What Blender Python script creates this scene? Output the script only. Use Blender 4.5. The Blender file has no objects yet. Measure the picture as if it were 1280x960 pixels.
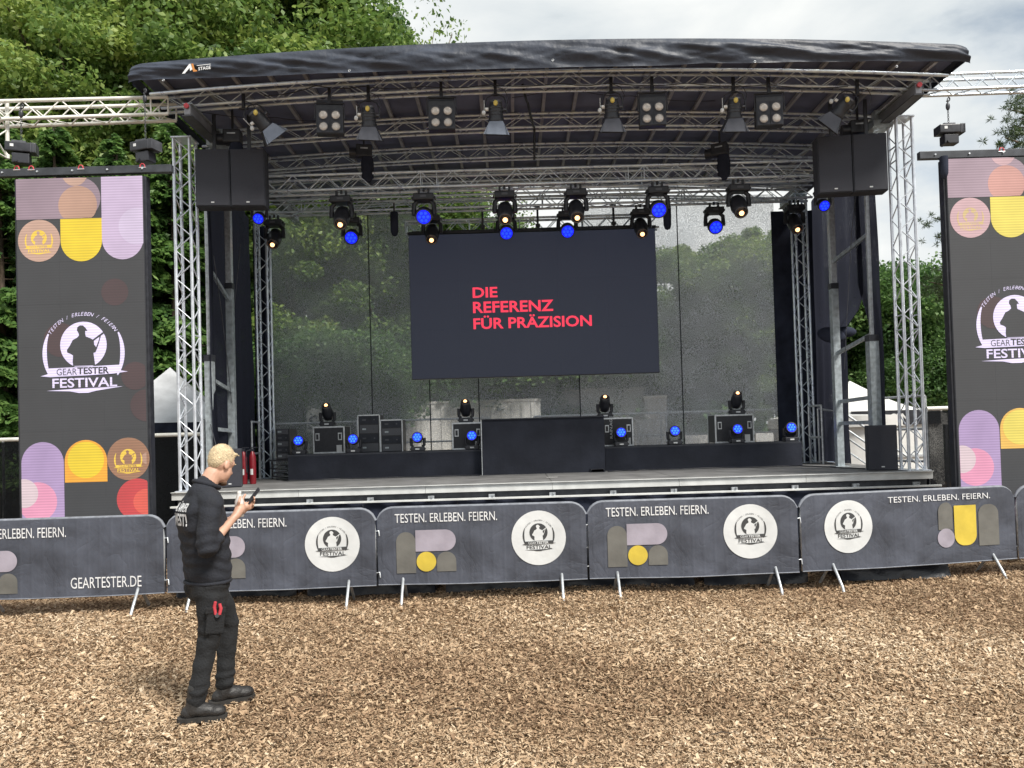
import bpy, bmesh, math, random
import numpy as np
from mathutils import Vector, Matrix, Euler, noise
from mathutils.geometry import tessellate_polygon
R = math.radians
random.seed(7); rng = np.random.default_rng(7)
scene = bpy.context.scene
COL = scene.collection

# ------------------------------------------------------------ camera
FP = 960.0; CX, CY = 640.0, 523.0; CAMZ = 1.9
PITCH, ROLL = R(1.2), R(-1.65)
cd = bpy.data.cameras.new('camera'); cam = bpy.data.objects.new('camera', cd); COL.objects.link(cam)
cd.sensor_fit = 'HORIZONTAL'; cd.sensor_width = 36.0; cd.lens = FP * 36.0 / 1280.0
cd.shift_y = (CY - 480.0) / 1280.0
cd.clip_start = 0.05; cd.clip_end = 2000
CR = (Matrix.Rotation(R(90) + PITCH, 4, 'X') @ Matrix.Rotation(ROLL, 4, 'Z'))
cam.matrix_world = Matrix.Translation((0, 0, CAMZ)) @ CR
scene.camera = cam
C3 = CR.to_3x3()

def P(px, py, Y):
    """the world point at distance Y in front of the camera seen at a pixel of the 1280 x 960 photograph"""
    d = C3 @ Vector(((px - CX) / FP, -(py - CY) / FP, -1.0))
    k = Y / d.y
    return Vector((d.x * k, Y, CAMZ + d.z * k))
def X(px, py, Y): return P(px, py, Y).x

# ------------------------------------------------------------ sky, sun, exposure
SUN_EL = R(50)          # azimuth from +Y (north) clockwise towards +X
w = bpy.data.worlds.new('World'); scene.world = w; w.use_nodes = True
nt = w.node_tree; nt.nodes.clear()
def N(t, **k):
    n = nt.nodes.new(t)
    for a, b in k.items(): setattr(n, a, b)
    return n
out = N('ShaderNodeOutputWorld'); bg = N('ShaderNodeBackground'); bg.inputs['Strength'].default_value = 0.1
sky = N('ShaderNodeTexSky', sky_type='NISHITA', sun_disc=False); sky.sun_elevation = SUN_EL; sky.sun_rotation = R(138)
tc = N('ShaderNodeTexCoord'); mp = N('ShaderNodeMapping'); mp.inputs['Scale'].default_value = (1.0, 1.0, 2.6)
n1 = N('ShaderNodeTexNoise'); n1.inputs['Scale'].default_value = 2.2; n1.inputs['Detail'].default_value = 8; n1.inputs['Roughness'].default_value = 0.55
n1.inputs['Distortion'].default_value = 0.35
r1 = N('ShaderNodeValToRGB'); e = r1.color_ramp.elements
e[0].position = 0.36; e[0].color = (2.4, 2.75, 3.0, 1); e[1].position = 0.62; e[1].color = (5.6, 5.7, 5.6, 1)
m1 = e = r1.color_ramp.elements.new(0.46); m1.color = (4.2, 4.5, 4.65, 1)
r2 = N('ShaderNodeValToRGB'); e = r2.color_ramp.elements
e[0].position = 0.30; e[0].color = (0.6, 0.6, 0.6, 1); e[1].position = 0.46; e[1].color = (1, 1, 1, 1)
mx = N('ShaderNodeMix', data_type='RGBA')
nt.links.new(tc.outputs['Generated'], mp.inputs['Vector']); nt.links.new(mp.outputs['Vector'], n1.inputs['Vector'])
sz = N('ShaderNodeSeparateXYZ'); nt.links.new(tc.outputs['Generated'], sz.inputs[0])
zm = N('ShaderNodeMapRange'); zm.inputs['From Min'].default_value = 0.15; zm.inputs['From Max'].default_value = 0.55; zm.inputs['To Min'].default_value = 0.10; zm.inputs['To Max'].default_value = -0.03
za = N('ShaderNodeMath', operation='ADD'); nt.links.new(sz.outputs['Z'], zm.inputs['Value']); nt.links.new(zm.outputs['Result'], za.inputs[0]); nt.links.new(n1.outputs['Fac'], za.inputs[1])
nt.links.new(za.outputs[0], r1.inputs['Fac']); nt.links.new(n1.outputs['Fac'], r2.inputs['Fac'])
nt.links.new(r2.outputs['Color'], mx.inputs[0]); nt.links.new(sky.outputs['Color'], mx.inputs[6]); nt.links.new(r1.outputs['Color'], mx.inputs[7])
nt.links.new(mx.outputs[2], bg.inputs['Color']); nt.links.new(bg.outputs['Background'], out.inputs['Surface'])
sl = bpy.data.lights.new('sun', 'SUN'); sun = bpy.data.objects.new('sun', sl); COL.objects.link(sun)
sl.energy = 2.9; sl.angle = R(16); sl.color = (1.0, 0.95, 0.87)
SD = Vector((math.sin(R(138)) * math.cos(SUN_EL), math.cos(R(138)) * math.cos(SUN_EL), math.sin(SUN_EL)))
sky.sun_rotation = R(138)
sun.rotation_euler = SD.to_track_quat('Z', 'Y').to_euler()
vs = scene.view_settings; vs.view_transform = 'Standard'; vs.look = 'None'; vs.exposure = 0.82; vs.gamma = 1
scene.cycles.max_bounces = 6; scene.cycles.transparent_max_bounces = 12; scene.cycles.diffuse_bounces = 3

# ------------------------------------------------------------ materials
MATS = {}
def mat(name, col, rough=0.6, metal=0.0, var=0.0, vscale=8.0, bump=0.0, bscale=30.0, emit=None, es=0.0, spec=0.5, stretch=(1,1,1), attr=None, trans=0.0, alpha=None):
    if name in MATS: return MATS[name]
    m = bpy.data.materials.new(name); m.use_nodes = True; t = m.node_tree; b = t.nodes['Principled BSDF']
    L = t.links.new
    b.inputs['Roughness'].default_value = rough; b.inputs['Metallic'].default_value = metal
    b.inputs['Specular IOR Level'].default_value = spec
    c = (*col, 1); b.inputs['Base Color'].default_value = c
    tcn = t.nodes.new('ShaderNodeTexCoord'); mpn = t.nodes.new('ShaderNodeMapping'); mpn.inputs['Scale'].default_value = stretch
    L(tcn.outputs['Object'], mpn.inputs['Vector'])
    if var > 0:
        nz = t.nodes.new('ShaderNodeTexNoise'); nz.inputs['Scale'].default_value = vscale; nz.inputs['Detail'].default_value = 6
        rp = t.nodes.new('ShaderNodeValToRGB')
        lo = tuple(max(0, x * (1 - var)) for x in col); hi = tuple(min(1, x * (1 + var)) for x in col)
        rp.color_ramp.elements[0].position = 0.32; rp.color_ramp.elements[0].color = (*lo, 1)
        rp.color_ramp.elements[1].position = 0.68; rp.color_ramp.elements[1].color = (*hi, 1)
        L(mpn.outputs['Vector'], nz.inputs['Vector']); L(nz.outputs['Fac'], rp.inputs['Fac'])
        L(rp.outputs['Color'], b.inputs['Base Color'])
        rr = t.nodes.new('ShaderNodeMapRange'); rr.inputs['To Min'].default_value = max(0.05, rough - 0.12); rr.inputs['To Max'].default_value = min(1, rough + 0.12)
        L(nz.outputs['Fac'], rr.inputs['Value']); L(rr.outputs['Result'], b.inputs['Roughness'])
    if bump > 0:
        nb = t.nodes.new('ShaderNodeTexNoise'); nb.inputs['Scale'].default_value = bscale; nb.inputs['Detail'].default_value = 5
        bp = t.nodes.new('ShaderNodeBump'); bp.inputs['Strength'].default_value = min(1, bump); bp.inputs['Distance'].default_value = 0.02
        L(mpn.outputs['Vector'], nb.inputs['Vector']); L(nb.outputs['Fac'], bp.inputs['Height']); L(bp.outputs['Normal'], b.inputs['Normal'])
    if emit: b.inputs['Emission Color'].default_value = (*emit, 1); b.inputs['Emission Strength'].default_value = es
    MATS[name] = m; return m

ALU = mat('aluminium', (0.76, 0.80, 0.88), 0.32, 0.5, 0.16, 9)
ALU_OLD = mat('weathered_aluminium', (0.74, 0.82, 1.0), 0.30, 0.5, 0.2, 7)
ALU_WHITE = mat('white_painted_aluminium', (0.80, 0.79, 0.74), 0.45, 0.1, 0.1, 9)
STEEL = mat('galvanised_steel', (0.42, 0.47, 0.50), 0.5, 0.45, 0.25, 14)
GALV = mat('bright_galvanised_tube', (0.6, 0.63, 0.66), 0.4, 0.6, 0.2, 18)
DARKSTEEL = mat('dark_grey_steel', (0.10, 0.105, 0.12), 0.5, 0.4, 0.25, 10)
BLACK = mat('black_plastic', (0.026, 0.028, 0.036), 0.42, 0, 0.3, 14)
BLACK_MATT = mat('matt_black', (0.036, 0.040, 0.052), 0.8, 0, 0.25, 10, 0.2, 60)
BLACK_CLOTH = mat('black_molton_cloth', (0.030, 0.035, 0.055), 0.95, 0, 0.35, 3, 0.5, 9, spec=0.15)
ROOFCLOTH = mat('dark_roof_tarpaulin', (0.034, 0.042, 0.062), 0.5, 0, 0.35, 2.2, 1.0, 5.5, spec=0.45)
ROOFUNDER = mat('roof_lining', (0.15, 0.165, 0.25), 0.8, 0, 0.3, 1.5, 0.6, 2.5)
GRILLE = mat('black_speaker_grille', (0.042, 0.044, 0.058), 0.65, 0.1, 0.2, 90, 0.6, 160)
RISER = mat('black_riser_cloth', (0.026, 0.029, 0.040), 0.9, 0, 0.25, 2, 0.3, 12, spec=0.2)
DECKM = mat('stage_deck_ply', (0.165, 0.165, 0.165), 0.75, 0, 0.25, 3, 0.3, 25)
FASCIA = mat('stage_edge_aluminium', (0.74, 0.75, 0.74), 0.5, 0.1, 0.14, 4, 0.1, 10)
WHITE = mat('white_paint', (0.78, 0.78, 0.76), 0.5, 0, 0.06, 5)
WHITEP = mat('white_print', (0.74, 0.75, 0.77), 0.6, 0, 0.10, 6, .2, 8)
OFFWHITE = mat('dusty_white_print', (0.66, 0.68, 0.69), 0.6, 0, 0.12, 2.5, .35, 5)
RED = mat('red_paint', (0.20, 0.012, 0.02), 0.35, 0, 0.15, 10)
REDRUB = mat('red_shackle', (0.55, 0.06, 0.08), 0.4)
YELLOWP = mat('yellow_print', (0.62, 0.47, 0.06), 0.6, 0, 0.12, 4, .35, 5)
LILACP = mat('lilac_print', (0.34, 0.31, 0.37), 0.6, 0, 0.15, 4, .35, 5)
TAUPEP = mat('taupe_print', (0.145, 0.142, 0.13), 0.7, 0, 0.18, 4, .35, 5)
DARKP = mat('charcoal_print', (0.05, 0.052, 0.055), 0.7, 0, 0.1, 7)
TENT = mat('grey_tent_fabric', (0.54, 0.55, 0.57), 0.7, 0, 0.18, 2.5, 0.8, 3)
TENTW = mat('white_tent_fabric', (0.74, 0.74, 0.72), 0.7, 0, 0.08, 2.5, 0.4, 3)
NAVY = mat('navy_cover', (0.03, 0.05, 0.12), 0.7)
PALEBLUE = mat('pale_blue_panel', (0.30, 0.38, 0.52), 0.6)
CONT = mat('pale_container_paint', (0.80, 0.80, 0.78), 0.6, 0, 0.10, 2)
CONTG = mat('grey_container_paint', (0.52, 0.52, 0.52), 0.6, 0, 0.15, 2)
BARK = mat('bark', (0.10, 0.075, 0.055), 0.9, 0, 0.45, 14, 0.8, 30, stretch=(1, 1, .25))
BIRCHBARK = mat('pale_bark', (0.30, 0.27, 0.23), 0.85, 0, 0.5, 12, 0.6, 30)
WARM = mat('warm_lamp', (0.9, 0.6, 0.3), 0.3, emit=(1.0, 0.48, 0.20), es=2.2)
BLUEL = mat('blue_lamp', (0.02, 0.03, 0.6), 0.3, emit=(0.006, 0.012, 1.0), es=0.75)
BLUEC = mat('bright_blue_lamp', (0.05, 0.2, 0.8), 0.3, emit=(0.03, 0.17, 1.0), es=1.1)
BLUED = mat('deep_blue_lamp', (0.02, 0.04, 0.7), 0.3, emit=(0.012, 0.05, 1.0), es=0.9)
GLASSL = mat('frosted_lens', (0.62, 0.58, 0.54), 0.25, 0, 0.2, 20, spec=0.8)
LENSD = mat('dark_lens', (0.02, 0.02, 0.025), 0.08, spec=0.9)
YBULB = mat('yellow_connector', (0.75, 0.58, 0.14), 0.4)
BLADE = mat('blue_grey_flap', (0.20, 0.23, 0.29), 0.45, 0.3, 0.15, 9)

def scrim_mat(name, col, cover, sc=260.0, dv=.24):
    m = bpy.data.materials.new(name); m.use_nodes = True; t = m.node_tree; t.nodes.clear(); L = t.links.new
    o = t.nodes.new('ShaderNodeOutputMaterial'); mx = t.nodes.new('ShaderNodeMixShader'); tr = t.nodes.new('ShaderNodeBsdfTransparent')
    d = t.nodes.new('ShaderNodeBsdfDiffuse'); tl = t.nodes.new('ShaderNodeBsdfTranslucent'); ad = t.nodes.new('ShaderNodeMixShader'); ad.inputs[0].default_value = 0.65
    d.inputs['Color'].default_value = (*col, 1); tl.inputs['Color'].default_value = (*[c * 1.0 for c in col], 1)
    c = t.nodes.new('ShaderNodeTexCoord'); n = t.nodes.new('ShaderNodeTexNoise'); n.inputs['Scale'].default_value = sc; n.inputs['Detail'].default_value = 1
    mp = t.nodes.new('ShaderNodeMapping'); mp.inputs['Scale'].default_value = (1, 1, 0.5)
    n2 = t.nodes.new('ShaderNodeTexNoise'); n2.inputs['Scale'].default_value = 0.9; n2.inputs['Detail'].default_value = 3
    a = t.nodes.new('ShaderNodeMapRange'); a.inputs['From Min'].default_value = 0.3; a.inputs['From Max'].default_value = 0.7
    a.inputs['To Min'].default_value = cover - dv; a.inputs['To Max'].default_value = cover + dv
    b = t.nodes.new('ShaderNodeMapRange'); b.inputs['From Min'].default_value = 0.3; b.inputs['From Max'].default_value = 0.7
    b.inputs['To Min'].default_value = -0.10; b.inputs['To Max'].default_value = 0.10
    s = t.nodes.new('ShaderNodeMath'); s.operation = 'ADD'; s.use_clamp = True
    L(c.outputs['Object'], mp.inputs['Vector']); L(mp.outputs['Vector'], n.inputs['Vector']); L(c.outputs['Object'], n2.inputs['Vector'])
    L(n.outputs['Fac'], a.inputs['Value']); L(n2.outputs['Fac'], b.inputs['Value'])
    L(a.outputs['Result'], s.inputs[0]); L(b.outputs['Result'], s.inputs[1]); L(s.outputs['Value'], mx.inputs[0])
    L(d.outputs[0], ad.inputs[1]); L(tl.outputs[0], ad.inputs[2]); L(tr.outputs[0], mx.inputs[1]); L(ad.outputs[0], mx.inputs[2]); L(mx.outputs[0], o.inputs['Surface'])
    MATS[name] = m; return m
SCRIM = scrim_mat('back_mesh_cloth', (0.64, 0.67, 0.76), 0.46, 110, .32)
SCRIM_DENSE = scrim_mat('dense_back_mesh_cloth', (0.74, 0.77, 0.86), 0.56, 110, .36)
SIDEMESH = scrim_mat('side_mesh_cloth', (0.035, 0.038, 0.055), 1.12, 90)
FENCEMESH = scrim_mat('fence_mesh_cloth', (0.03, 0.032, 0.036), 0.96, 150, .10)

def cover_mat():
    """dusty dark blue grey banner cloth with the bars of the barrier pressing through"""
    m = mat('banner_cloth', (0.066, 0.074, 0.098), 0.6, 0, 0.32, 2.4, 0.0, stretch=(1, 1, 1)); t = m.node_tree; L = t.links.new
    b = t.nodes['Principled BSDF']; tc = t.nodes.new('ShaderNodeTexCoord')
    wv = t.nodes.new('ShaderNodeTexWave'); wv.inputs['Scale'].default_value = 2.45; wv.inputs['Distortion'].default_value = 0.0
    nz = t.nodes.new('ShaderNodeTexNoise'); nz.inputs['Scale'].default_value = 2.6; nz.inputs['Detail'].default_value = 9; nz.inputs['Distortion'].default_value = 0.5
    mpn = t.nodes.new('ShaderNodeMapping'); mpn.inputs['Scale'].default_value = (1.0, 1, 1.0)
    pw = t.nodes.new('ShaderNodeMath'); pw.operation = 'POWER'; pw.inputs[1].default_value = 6
    mu = t.nodes.new('ShaderNodeMath'); mu.operation = 'MULTIPLY_ADD'; mu.inputs[1].default_value = 0.10
    bp = t.nodes.new('ShaderNodeBump'); bp.inputs['Strength'].default_value = 0.7; bp.inputs['Distance'].default_value = 0.03
    L(tc.outputs['Object'], wv.inputs['Vector']); L(tc.outputs['Object'], mpn.inputs['Vector']); L(mpn.outputs['Vector'], nz.inputs['Vector'])
    L(wv.outputs['Fac'], pw.inputs[0]); L(pw.outputs[0], mu.inputs[0]); L(nz.outputs['Fac'], mu.inputs[2]); L(mu.outputs[0], bp.inputs['Height'])
    cr = t.nodes.new('ShaderNodeTexNoise'); cr.inputs['Scale'].default_value = 1.7; cr.inputs['Detail'].default_value = 4; cr.inputs['Distortion'].default_value = 1.6
    a1 = t.nodes.new('ShaderNodeMath'); a1.operation = 'SUBTRACT'; a1.inputs[1].default_value = 0.5; a2 = t.nodes.new('ShaderNodeMath'); a2.operation = 'ABSOLUTE'; a3 = t.nodes.new('ShaderNodeMath'); a3.operation = 'POWER'; a3.inputs[1].default_value = 0.5; a4 = t.nodes.new('ShaderNodeMath'); a4.operation = 'MULTIPLY_ADD'; a4.inputs[1].default_value = 0.5
    L(tc.outputs['Object'], cr.inputs['Vector']); L(cr.outputs['Fac'], a1.inputs[0]); L(a1.outputs[0], a2.inputs[0]); L(a2.outputs[0], a3.inputs[0]); L(a3.outputs[0], a4.inputs[0]); L(mu.outputs[0], a4.inputs[2]); L(a4.outputs[0], bp.inputs['Height'])
    L(bp.outputs['Normal'], b.inputs['Normal'])
    return m
COVER = cover_mat()

def led_mat(name, col, s=1.0, rows=True):
    """a lit LED surface: black face, emitting rows of diodes"""
    m = bpy.data.materials.new(name); m.use_nodes = True; t = m.node_tree; b = t.nodes['Principled BSDF']; L = t.links.new
    s *= .67
    b.inputs['Base Color'].default_value = (0.03, 0.031, 0.033, 1); b.inputs['Roughness'].default_value = 0.75
    tc = t.nodes.new('ShaderNodeTexCoord'); sp = t.nodes.new('ShaderNodeSeparateXYZ'); L(tc.outputs['Object'], sp.inputs[0])
    sn = t.nodes.new('ShaderNodeMath'); sn.operation = 'MULTIPLY'; sn.inputs[1].default_value = 2 * math.pi / 0.034; L(sp.outputs['Z'], sn.inputs[0])
    s2 = t.nodes.new('ShaderNodeMath'); s2.operation = 'SINE'; L(sn.outputs[0], s2.inputs[0])
    nz = t.nodes.new('ShaderNodeTexNoise'); nz.inputs['Scale'].default_value = 2.5 if rows else 110; L(tc.outputs['Object'], nz.inputs['Vector'])
    mr = t.nodes.new('ShaderNodeMapRange'); mr.inputs['From Min'].default_value = -1; mr.inputs['To Min'].default_value = (0.80 if rows else 0.97) * s; mr.inputs['To Max'].default_value = s * 1.05
    ml = t.nodes.new('ShaderNodeMath'); ml.operation = 'MULTIPLY'
    m2 = t.nodes.new('ShaderNodeMapRange'); m2.inputs['From Min'].default_value = .3; m2.inputs['From Max'].default_value = .7; m2.inputs['To Min'].default_value = .9 if rows else .78; m2.inputs['To Max'].default_value = 1.08 if rows else 1.2
    L(s2.outputs[0], mr.inputs['Value']); L(nz.outputs['Fac'], m2.inputs['Value']); L(mr.outputs['Result'], ml.inputs[0]); L(m2.outputs['Result'], ml.inputs[1])
    b.inputs['Emission Color'].default_value = (*col, 1); L(ml.outputs[0], b.inputs['Emission Strength'])
    return m
def srgb(r, g, b): return tuple(((c / 255) / 12.92 if c / 255 <= .04045 else ((c / 255 + .055) / 1.055) ** 2.4) for c in (r, g, b))

def leaf_mat(name, cols, tr=0.35, rough=0.5):
    m = bpy.data.materials.new(name); m.use_nodes = True; t = m.node_tree; t.nodes.clear(); L = t.links.new
    o = t.nodes.new('ShaderNodeOutputMaterial'); pb = t.nodes.new('ShaderNodeBsdfPrincipled'); pb.inputs['Roughness'].default_value = rough
    tl = t.nodes.new('ShaderNodeBsdfTranslucent'); mx = t.nodes.new('ShaderNodeMixShader'); mx.inputs[0].default_value = tr
    at = t.nodes.new('ShaderNodeAttribute'); at.attribute_name = 'tone'; rp = t.nodes.new('ShaderNodeValToRGB')
    els = rp.color_ramp.elements
    for i, c in enumerate(cols):
        p = i / (len(cols) - 1)
        el = els[0] if i == 0 else (els[-1] if i == len(cols) - 1 else els.new(p))
        el.position = p; el.color = (*c, 1)
    L(at.outputs['Fac'], rp.inputs['Fac']); L(rp.outputs['Color'], pb.inputs['Base Color']); L(rp.outputs['Color'], tl.inputs['Color'])
    L(pb.outputs[0], mx.inputs[1]); L(tl.outputs[0], mx.inputs[2]); L(mx.outputs[0], o.inputs['Surface'])
    return m
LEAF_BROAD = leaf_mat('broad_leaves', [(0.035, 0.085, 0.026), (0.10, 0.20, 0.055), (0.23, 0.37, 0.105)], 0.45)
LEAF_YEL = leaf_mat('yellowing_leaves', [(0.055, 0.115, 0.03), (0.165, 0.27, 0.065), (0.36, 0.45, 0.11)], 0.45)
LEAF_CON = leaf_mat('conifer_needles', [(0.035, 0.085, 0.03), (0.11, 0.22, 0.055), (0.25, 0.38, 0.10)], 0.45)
LEAF_PINE = leaf_mat('pine_needles', [(0.03, 0.055, 0.02), (0.06, 0.10, 0.035), (0.11, 0.16, 0.06)], 0.2)
CHIP = leaf_mat('wood_chips', [(0.10, 0.056, 0.030), (0.24, 0.150, 0.086), (0.40, 0.272, 0.165), (0.52, 0.380, 0.240), (0.72, 0.58, 0.42)], 0.0, 0.8)

# ------------------------------------------------------------ mesh and object helpers
class MB:
    def __init__(s): s.v = []; s.f = []; s.m = []; s.s = []
    def add(s, vs, fs, m=0, sm=False):
        o = len(s.v); s.v += [tuple(v) for v in vs]
        for f in fs: s.f.append(tuple(i + o for i in f)); s.m.append(m); s.s.append(sm)
        return s
    def box(s, c, d, rot=None, m=0):
        c = Vector(c); h = [x / 2 for x in d]; vs = []
        for z in (-1, 1):
            for x, y in ((-1, -1), (1, -1), (1, 1), (-1, 1)):
                v = Vector((x * h[0], y * h[1], z * h[2])); vs.append(c + (rot @ v if rot else v))
        return s.add(vs, [(3, 2, 1, 0), (4, 5, 6, 7), (0, 1, 5, 4), (1, 2, 6, 5), (2, 3, 7, 6), (3, 0, 4, 7)], m)
    def cyl(s, a, b, r, r2=None, n=10, m=0, caps=True, sm=True):
        a, b = Vector(a), Vector(b); r2 = r if r2 is None else r2; d = (b - a).normalized()
        u = d.orthogonal().normalized(); v = d.cross(u); vs = []
        for p, q in ((a, r), (b, r2)):
            for i in range(n):
                t = 2 * math.pi * i / n; vs.append(p + u * (q * math.cos(t)) + v * (q * math.sin(t)))
        s.add(vs, [(i, (i + 1) % n, n + (i + 1) % n, n + i) for i in range(n)], m, sm)
        if caps: s.add(vs, [tuple(range(n - 1, -1, -1)), tuple(range(n, 2 * n))], m)
        return s
    def tube(s, pts, r, n=8, m=0, closed=False):
        pts = [Vector(p) for p in pts]; k = len(pts); vs = []; pu = None
        rs = r if isinstance(r, (list, tuple)) else [r] * k
        for i, p in enumerate(pts):
            a = pts[(i - 1) % k] if (closed or i > 0) else p; b = pts[(i + 1) % k] if (closed or i < k - 1) else p
            d = (b - a).normalized(); u = d.orthogonal().normalized() if pu is None else (pu - d * pu.dot(d)).normalized()
            pu = u; v = d.cross(u)
            for j in range(n): t = 2 * math.pi * j / n; vs.append(p + (u * math.cos(t) + v * math.sin(t)) * rs[i])
        fs = []
        for i in range(k if closed else k - 1):
            o, q = i * n, ((i + 1) % k) * n
            for j in range(n): fs.append((o + j, o + (j + 1) % n, q + (j + 1) % n, q + j))
        s.add(vs, fs, m, True)
        if not closed: s.add(vs, [tuple(range(n - 1, -1, -1)), tuple(range((k - 1) * n, k * n))], m)
        return s
    def ell(s, c, r, rot=None, nu=14, nv=9, m=0):
        c = Vector(c); vs = []
        for j in range(nv + 1):
            th = math.pi * j / nv
            for i in range(nu):
                ph = 2 * math.pi * i / nu; v = Vector((r[0] * math.sin(th) * math.cos(ph), r[1] * math.sin(th) * math.sin(ph), r[2] * math.cos(th)))
                vs.append(c + (rot @ v if rot else v))
        return s.add(vs, [(j * nu + i, (j + 1) * nu + i, (j + 1) * nu + (i + 1) % nu, j * nu + (i + 1) % nu) for j in range(nv) for i in range(nu)], m, True)
    def rev(s, a, d, prof, n=16, m=0, sm=True):
        """surface of revolution: prof = [(distance along d, radius)]"""
        a = Vector(a); d = Vector(d).normalized(); u = d.orthogonal().normalized(); v = d.cross(u); vs = []
        for (t, r) in prof:
            for i in range(n): q = 2 * math.pi * i / n; vs.append(a + d * t + (u * math.cos(q) + v * math.sin(q)) * r)
        s.add(vs, [(k * n + i, k * n + (i + 1) % n, (k + 1) * n + (i + 1) % n, (k + 1) * n + i) for k in range(len(prof) - 1) for i in range(n)], m, sm)
        s.add(vs, [tuple(range(n - 1, -1, -1)), tuple(range((len(prof) - 1) * n, len(prof) * n))], m)
        return s
    def grid(s, fn, nu, nv, m=0, sm=True):
        vs = [fn(i / nu, j / nv) for j in range(nv + 1) for i in range(nu + 1)]; k = nu + 1
        return s.add(vs, [(j * k + i, j * k + i + 1, (j + 1) * k + i + 1, (j + 1) * k + i) for j in range(nv) for i in range(nu)], m, sm)
    def poly(s, pts, fr, m=0):
        """a flat polygon of 2-D points; fr maps (x, y) to a point"""
        tri = tessellate_polygon([[Vector((x, y, 0)) for x, y in pts]])
        return s.add([fr(x, y) for x, y in pts], tri, m)
    def mesh(s, name, mats, bevel=0.0):
        me = bpy.data.meshes.new(name); me.from_pydata(s.v, [], s.f)
        for m in (mats if isinstance(mats, (list, tuple)) else [mats]): me.materials.append(m)
        me.polygons.foreach_set('material_index', s.m); me.polygons.foreach_set('use_smooth', s.s)
        if bevel > 0:
            bm = bmesh.new(); bm.from_mesh(me)
            ed = [e for e in bm.edges if len(e.link_faces) == 2 and e.calc_face_angle(0) > 0.6]
            bmesh.ops.bevel(bm, geom=ed, offset=bevel, segments=2, affect='EDGES', profile=0.6); bm.to_mesh(me); bm.free()
        me.update(); return me

def link(name, me, parent=None, label=None, loc=None, kind=None):
    o = bpy.data.objects.new(name, me); COL.objects.link(o)
    if parent: o.parent = parent
    if label: o['label'] = label
    if loc is not None: o.location = loc
    if kind: o['kind'] = kind
    return o
def part(name, mb, mats, parent, label=None, bevel=0.0, loc=None, kind=None):
    return link(name, mb.mesh(name, mats, bevel), parent, label, loc, kind)
def thing(name, label, cat, loc=(0, 0, 0), rz=0.0, group=None, me=None):
    o = bpy.data.objects.new(name, me); COL.objects.link(o); o.location = loc; o.rotation_euler = (0, 0, rz)
    o['label'] = label; o['category'] = cat
    if group: o['group'] = group
    return o
def solo(name, mb, mats, label, cat, loc=(0, 0, 0), rz=0.0, group=None, bevel=0.0):
    return thing(name, label, cat, loc, rz, group, mb.mesh(name, mats, bevel))
def struct(name, mb, mats, loc=(0, 0, 0)):
    o = link(name, mb.mesh(name, mats)); o.location = loc; o['kind'] = 'structure'; return o
def dup(root, label, loc=None, rz=None, group=None):
    kids = {}
    for o in COL.objects:
        if o.parent: kids.setdefault(o.parent.name, []).append(o)
    r = root.copy(); COL.objects.link(r); r['label'] = label
    if loc is not None: r.location = loc
    if rz is not None: r.rotation_euler[2] = rz
    if group: r['group'] = group
    def rec(src, dst):
        for ch in kids.get(src.name, []):
            c = ch.copy(); COL.objects.link(c); c.parent = dst; rec(ch, c)
    rec(root, r); return r

UNIT = MB().cyl((0, 0, 0), (0, 0, 1), 1, n=6, caps=False).mesh('brace', ALU)
UNITS = {'aluminium': UNIT}
def unit_for(m):
    if m.name not in UNITS: u = UNIT.copy(); u.materials.clear(); u.materials.append(m); UNITS[m.name] = u
    return UNITS[m.name]
def stick(name, a, b, r, m, parent):
    a, b = Vector(a), Vector(b); d = b - a
    o = bpy.data.objects.new(name, unit_for(m)); COL.objects.link(o); o.parent = parent
    o.matrix_local = Matrix.LocRotScale(a, d.to_track_quat('Z', 'Y'), Vector((r, r, d.length))); return o

def truss(name, label, cat, nodes, side, up, w, h, cr=0.025, br=0.009, m=None, group=None, lower=True, flip=0, ring=(), rear=True):
    """a four chord lattice truss through its bay nodes"""
    m = m or ALU; o = Vector(nodes[0]); t = thing(name, label, cat, o, 0, group)
    side, up = Vector(side).normalized(), Vector(up).normalized()
    cs = {}
    for a in (-1, 1):
        for b in (-1, 1):
            cs[a, b] = [Vector(p) - o + side * (a * w / 2) + up * (b * h / 2) for p in nodes]
            part('chord', MB().tube(cs[a, b], cr, 8), m, t)
    n = len(nodes)
    for a in ((-1, 1) if rear else (-1,)):
        for i in range(n - 1):
            k = (i + flip + (0 if a < 0 else 1 if name.endswith('tower') else 0)) % 2
            stick('brace', cs[a, -1 if k else 1][i], cs[a, 1 if k else -1][i + 1], br, m, t)
        for i in ring: stick('brace', cs[a, -1][i], cs[a, 1][i], br * 1.3, m, t)
    if lower:
        for i in range(0, n - 1, 1):
            k = i % 2
            stick('brace', cs[-1 if k else 1, -1][i], cs[1 if k else -1, -1][i + 1], br, m, t)
    return t
def nodes_between(a, b, pitch):
    a, b = Vector(a), Vector(b); n = max(2, round((b - a).length / pitch)); return [a.lerp(b, i / n) for i in range(n + 1)]

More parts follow.
